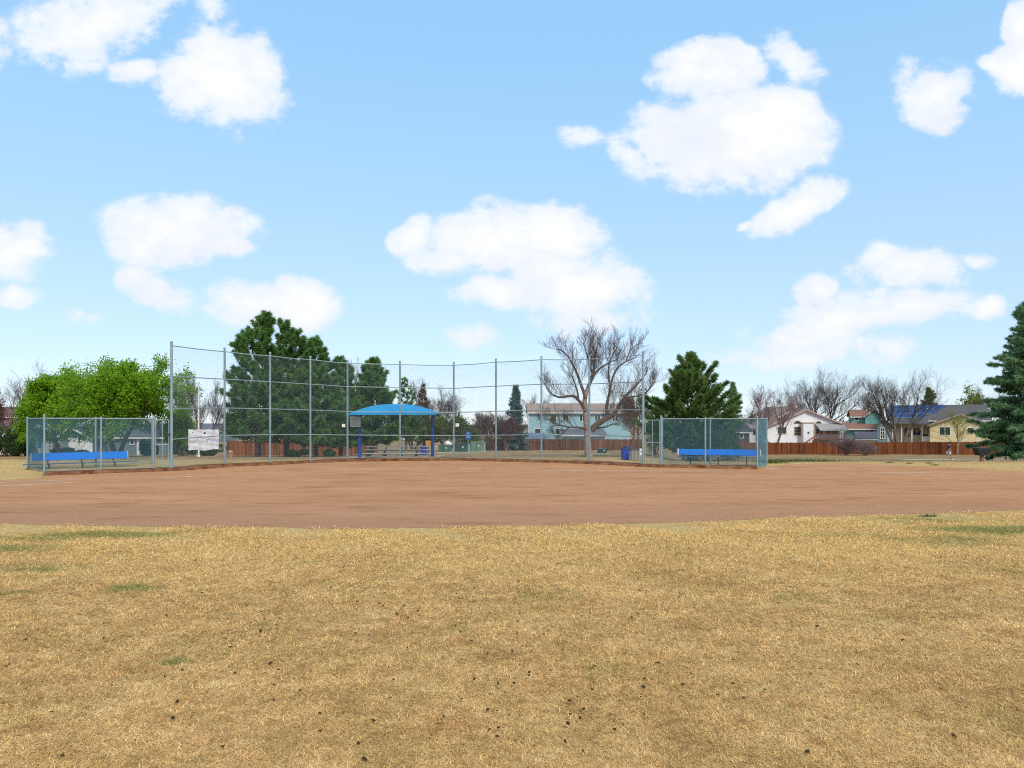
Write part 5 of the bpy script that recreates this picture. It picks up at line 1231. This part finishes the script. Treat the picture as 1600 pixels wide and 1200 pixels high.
bare_tree('bare_tree', 'grey bare tree showing behind the left side of the big spruce', 1545, 130, 592, 56, 71, 'bark_grey', 'twig_grey', r0=.2)
bare_tree('rusty_tree', 'rust brown tree at the very left edge of the picture', -6, 78, 602, 62, 72, 'bark_brown', 'twig_red', leaf='leaf_rust', leaf_n=3600, leaf_s=.18, r0=.14)
bare_tree('olive_tree', 'olive green budding tree behind the right post of the shelter', 700, 84, 640, 92, 73, 'bark_grey', 'twig_green', leaf='leaf_olive', leaf_n=8000, leaf_s=.19, r0=.16, stems=3)
bare_tree('olive_tree', 'olive green budding tree seen under the blue shelter', 645, 82, 640, 80, 74, 'bark_grey', 'twig_green', leaf='leaf_olive', leaf_n=7000, leaf_s=.19, r0=.16, stems=3)
bare_tree('bare_tree', 'twiggy dark tree behind the left gate', 240, 78, 640, 60, 75, 'bark_grey', 'twig_grey', r0=.16)

bare_tree('bare_tree', 'grey brown bare tree seen through the gaps of the pine row', 430, 112, 610, 110, 76, 'bark_grey', 'twig_purple', r0=.22)
bare_tree('bare_tree', 'bare tree far behind the pines, left of the notice board', 520, 118, 618, 110, 77, 'bark_grey', 'twig_grey', r0=.22)
bare_tree('bare_tree', 'wispy bare tree behind the middle of the brown fence', 885, 135, 622, 80, 78, 'bark_grey', 'twig_grey', r0=.2)
bare_tree('bare_tree', 'bare tree behind the ragged juniper', 1100, 128, 604, 90, 79, 'bark_grey', 'twig_purple', r0=.2)
# --- shrubs and hedges
TW = dict(n=[3, 4, 4, 3], wob=[.1, .16, .18, .2], trop=[.05, .04, .04, .04], tap=[.7, .4, .4, .5], k=[9, 8, 7], t0=[.1, .15, .1], ang=[.7, .65, .65], ratio=[1.0, .6, .55], rr=[.6, .6, .7], rmin=.008, up=.4)
bare_tree('bare_shrub', 'bare purplish shrub in front of the reddish fence by the deck', 1322, 94, 676, 66, 81, 'bark_grey', 'twig_mauve', P=TW, stems=7, r0=.05, cat='shrub', group='bare shrubs along the reddish fence')
bare_tree('bare_shrub', 'lower bare shrub spreading right of the deck in front of the fence', 1352, 95, 687, 46, 82, 'bark_grey', 'twig_mauve', P=TW, stems=6, r0=.05, cat='shrub', group='bare shrubs along the reddish fence')
bush('evergreen_bush', 'tall dark evergreen bush at the left edge of the picture', 8, 60, 662, 78, 91, 'leaf_hedge', 9000, .12, 9)
bush('evergreen_bush', 'dark evergreen bush beside the outer corner of the left dugout', 34, 63, 684, 40, 92, 'leaf_hedge', 5000, .11, 7)
bush('clipped_hedge', 'clipped oval dark green hedge in front of the grey house', 104, 68, 699, 60, 93, 'leaf_hedge', 6000, .09, 8, cat='hedge')
bush('evergreen_bush', 'green bush by the trunk behind the left gate', 230, 66, 686, 36, 94, 'leaf_hedge', 4200, .10, 6)
bush('low_juniper', 'low spreading dark bush under the tall pines', 461, 57.5, 701, 44, 95, 'leaf_hedge', 4200, .09, 6)
bush('low_juniper', 'low dark bush between the pines and the fifth backstop pole', 511, 57.5, 701, 34, 96, 'leaf_hedge', 3600, .09, 6)
bush('low_juniper', 'dark bush filling the space below the banner', 325, 70, 694, 54, 97, 'leaf_hedge', 4200, .1, 6)
bush('low_juniper', 'dark bush left of the banner under the small green tree', 290, 72, 690, 44, 98, 'leaf_hedge', 4000, .1, 6)
bush('green_shrub', 'bright green shrub under the cream plate, behind the cabinets', 728, 88, 664, 46, 99, 'leaf_lime', 4500, .15, 7)
bush('green_shrub', 'yellow green shrub at the left foot of the juniper', 1024, 66, 641, 34, 100, 'leaf_olive', 3600, .12, 6)
bush('green_shrub', 'olive shrub at the right foot of the juniper', 1136, 74, 636, 46, 101, 'leaf_olive', 4000, .13, 6)
bush('evergreen_bush', 'dark bush behind the bench of the right dugout', 1098, 54, 672, 110, 102, 'leaf_hedge', 8000, .10, 9)
bush('red_shrub', 'mauve shrub between the cabinets and the reddish twiggy trees', 752, 98, 662, 42, 103, 'leaf_mauve', 3400, .13, 6)
bush('green_shrub', 'dull green shrub in the gap right of the sea green house', 1330, 132, 641, 40, 104, 'leaf_olive', 2400, .2, 6)

# weeds and turf tufts beyond the right corner of the infield
def tufts(name, label, spots, mat, h_, n, wd, kind='stuff', seed=3):
    r = np.random.default_rng(seed); P = []
    for (px, py, rx, ry) in spots:
        Z = ZG(py, -.1); c = np.array((X(px, Z), Z)); q = c+r.normal(0, 1, (n, 2))*np.array((rx, ry)); P.append(np.column_stack([q, ground(q[:, 0], q[:, 1])]))
    P = np.concatenate(P); o = blades_mesh(name, P, h_, wd, .5, mat, seed); return tag(o, label, 'grass', kind=kind)
M['weed'] = leafmat('green weeds', [(.035, .075, .012), (.06, .11, .02), (.10, .15, .03)], .3)
tufts('weeds', 'green weeds growing at the dirt edge right of the right dugout', [(1222, 723, .8, .8), (1250, 721, .7, .7), (1205, 726, .4, .5), (1280, 720.5, .9, .6)], M['weed'], .26, 420, .018)
tufts('weeds', 'dark grass tufts along the far right dirt edge', [(1389, 726, .12, .1), (1420, 727.5, .1, .1), (1452, 727, .12, .1), (1461, 730, .12, .1), (1448, 813.5, .14, .05), (1400, 723.5, .5, .5), (1440, 724, .6, .4)], M['weed'], .10, 130, .012, seed=4)
tufts('weeds', 'sparse green weeds at the foot of the bare tree and blue bin', [(915, 716, .5, .5), (965, 718, .4, .3), (935, 715, .5, .5), (1045, 719, .6, .4), (1100, 719, .9, .4)], M['weed'], .14, 220, .014, seed=5)

# footpath and mulch at the right
line = [(X(1400, 76), 76.0), (X(1460, 73.5), 73.5), (X(1530, 72), 72.0), (X(1640, 70), 70), (X(1800, 69), 69)]
pts = []
pw = MB()
for (xa, ya), (xb, yb_) in zip(line[:-1], line[1:]):
    pw.add([(xa, ya-.9, gz(xa, ya-.9)+.035), (xb, yb_-.9, gz(xb, yb_-.9)+.035), (xb, yb_+.9, gz(xb, yb_+.9)+.05), (xa, ya+.9, gz(xa, ya+.9)+.05)], [(0, 1, 2, 3)])
tag(pw.build('footpath', M['concrete']), kind='structure')
M['mulch'] = pm('needle litter', (0.13, 0.065, 0.03), .95, 0, .4, 3.0, .6, 12)
mu = sheet('mulch_ground', [(X(1535, 57)+0, 57.0), (X(1600, 55), 55.0), (X(1760, 55.5), 55.5), (X(1760, 66), 66), (X(1600, 66.5), 66.5), (X(1540, 63), 63)], lambda x, y: gz(x, y)+.04, M['mulch'], .6, .15); tag(mu, kind='structure')

# ------------------------------------------------------------------ person walking on the path
PZ = 72.3; px0 = X(1482, PZ); pg = gz(px0, PZ)+.045
per = thing('person', 'person walking on the path in a dark purple top and white shorts', 'person', (px0, PZ, pg))
M['skin'] = pm('skin', (0.42, 0.24, 0.17), .6, 0, .08); M['shirt'] = pm('dark purple shirt', (0.035, 0.025, 0.07), .85, 0, .15, 8); M['shorts'] = pm('light shorts', (0.62, 0.62, 0.70), .85, 0, .08, 8); M['hair'] = pm('dark hair', (0.02, 0.015, 0.013), .7); M['shoe'] = pm('white shoes', (.75, .75, .75), .6)
def skinned(name, joints, edges, mat, parent, sub=2):
    me = bpy.data.meshes.new(name); me.from_pydata([j[:3] for j in joints], edges, []); o = bpy.data.objects.new(name, me); col.objects.link(o); o.parent = parent
    m_ = o.modifiers.new('skin', 'SKIN'); m_.use_smooth_shade = True
    for i, j in enumerate(joints):
        sv = me.skin_vertices[0].data[i]; sv.radius = (j[3], j[3] if len(j) < 5 else j[4]); sv.use_root = (i == 0)
    s_ = o.modifiers.new('subsurf', 'SUBSURF'); s_.levels = sub; s_.render_levels = sub; me.materials.append(mat); return o
# walking to the right (+x); y is depth
J = [(0,0,.95,.13,.15),(0.02,0,1.15,.115,.15),(0.04,0,1.36,.12,.17),(0.05,0,1.47,.055),(0.07,0,1.56,.062,.058),(0.085,0,1.645,.092,.078),(0.075,0,1.71,.07,.062),
     (0.04,-.18,1.40,.055),(-.06,-.22,1.14,.042),(0.10,-.22,.94,.034),(0.17,-.21,.89,.028),
     (0.04,.18,1.40,.055),(0.13,.22,1.14,.042),(0.28,.20,1.00,.034),(0.34,.19,.97,.028),
     (0.01,-.09,.86,.095),(0.16,-.10,.50,.062),(0.29,-.10,.10,.042),
     (-.01,.09,.86,.095),(-.06,.10,.50,.062),(-.30,.10,.14,.042),
     (0.165,0,1.625,.018),(0.36,-.10,.04,.035),(-.22,.10,.045,.035)]
E = [(0,1),(1,2),(2,3),(3,4),(4,5),(5,6),(2,7),(7,8),(8,9),(9,10),(2,11),(11,12),(12,13),(13,14),(0,15),(15,16),(16,17),(0,18),(18,19),(19,20),(5,21),(17,22),(20,23)]
for hand, root, fwd in ((10, (0.17,-.21,.89), (0.06,0,-.05)), (14, (0.34,.19,.97), (.07,0,-.02))):
    for k in range(5):
        oy = (k-2)*.016; b = len(J); ln = (.6, .95, 1.05, 1.0, .8)[k]
        J.append((root[0]+fwd[0]*.55*ln, root[1]+oy+(.02 if k == 0 else 0), root[2]+fwd[2]*.55*ln, .009)); J.append((root[0]+fwd[0]*ln, root[1]+oy*.9, root[2]+fwd[2]*1.5*ln-.01, .008)); E += [(hand, b), (b, b+1)]
body = skinned('body', J, E, M['skin'], per)
skinned('shirt', [(0,0,.93,.15,.175),(0.02,0,1.15,.14,.18),(0.04,0,1.37,.135,.19),(0.05,0,1.45,.075),(0.04,-.19,1.40,.075),(-.03,-.225,1.20,.065),(0.04,.19,1.40,.075),(0.10,.225,1.20,.065)], [(0,1),(1,2),(2,3),(2,4),(4,5),(2,6),(6,7)], M['shirt'], per)
skinned('shorts', [(0,0,.93,.155,.175),(0.02,-.09,.80,.118),(0.14,-.10,.55,.10),(-.01,.09,.80,.118),(-.055,.10,.54,.10)], [(0,1),(1,2),(0,3),(3,4)], M['shorts'], per)
skinned('hair', [(0.055,0,1.70,.085,.08),(0.035,0,1.64,.075,.078),(0.10,0,1.74,.06,.065)], [(0,1),(0,2)], M['hair'], per)
for xx, yq in ((.30, -.10), (-.28, .10)): skinned('shoe', [(xx-.05,yq,.06,.045),(xx+.06,yq,.045,.045),(xx+.16,yq,.035,.035)], [(0,1),(1,2)], M['shoe'], per)
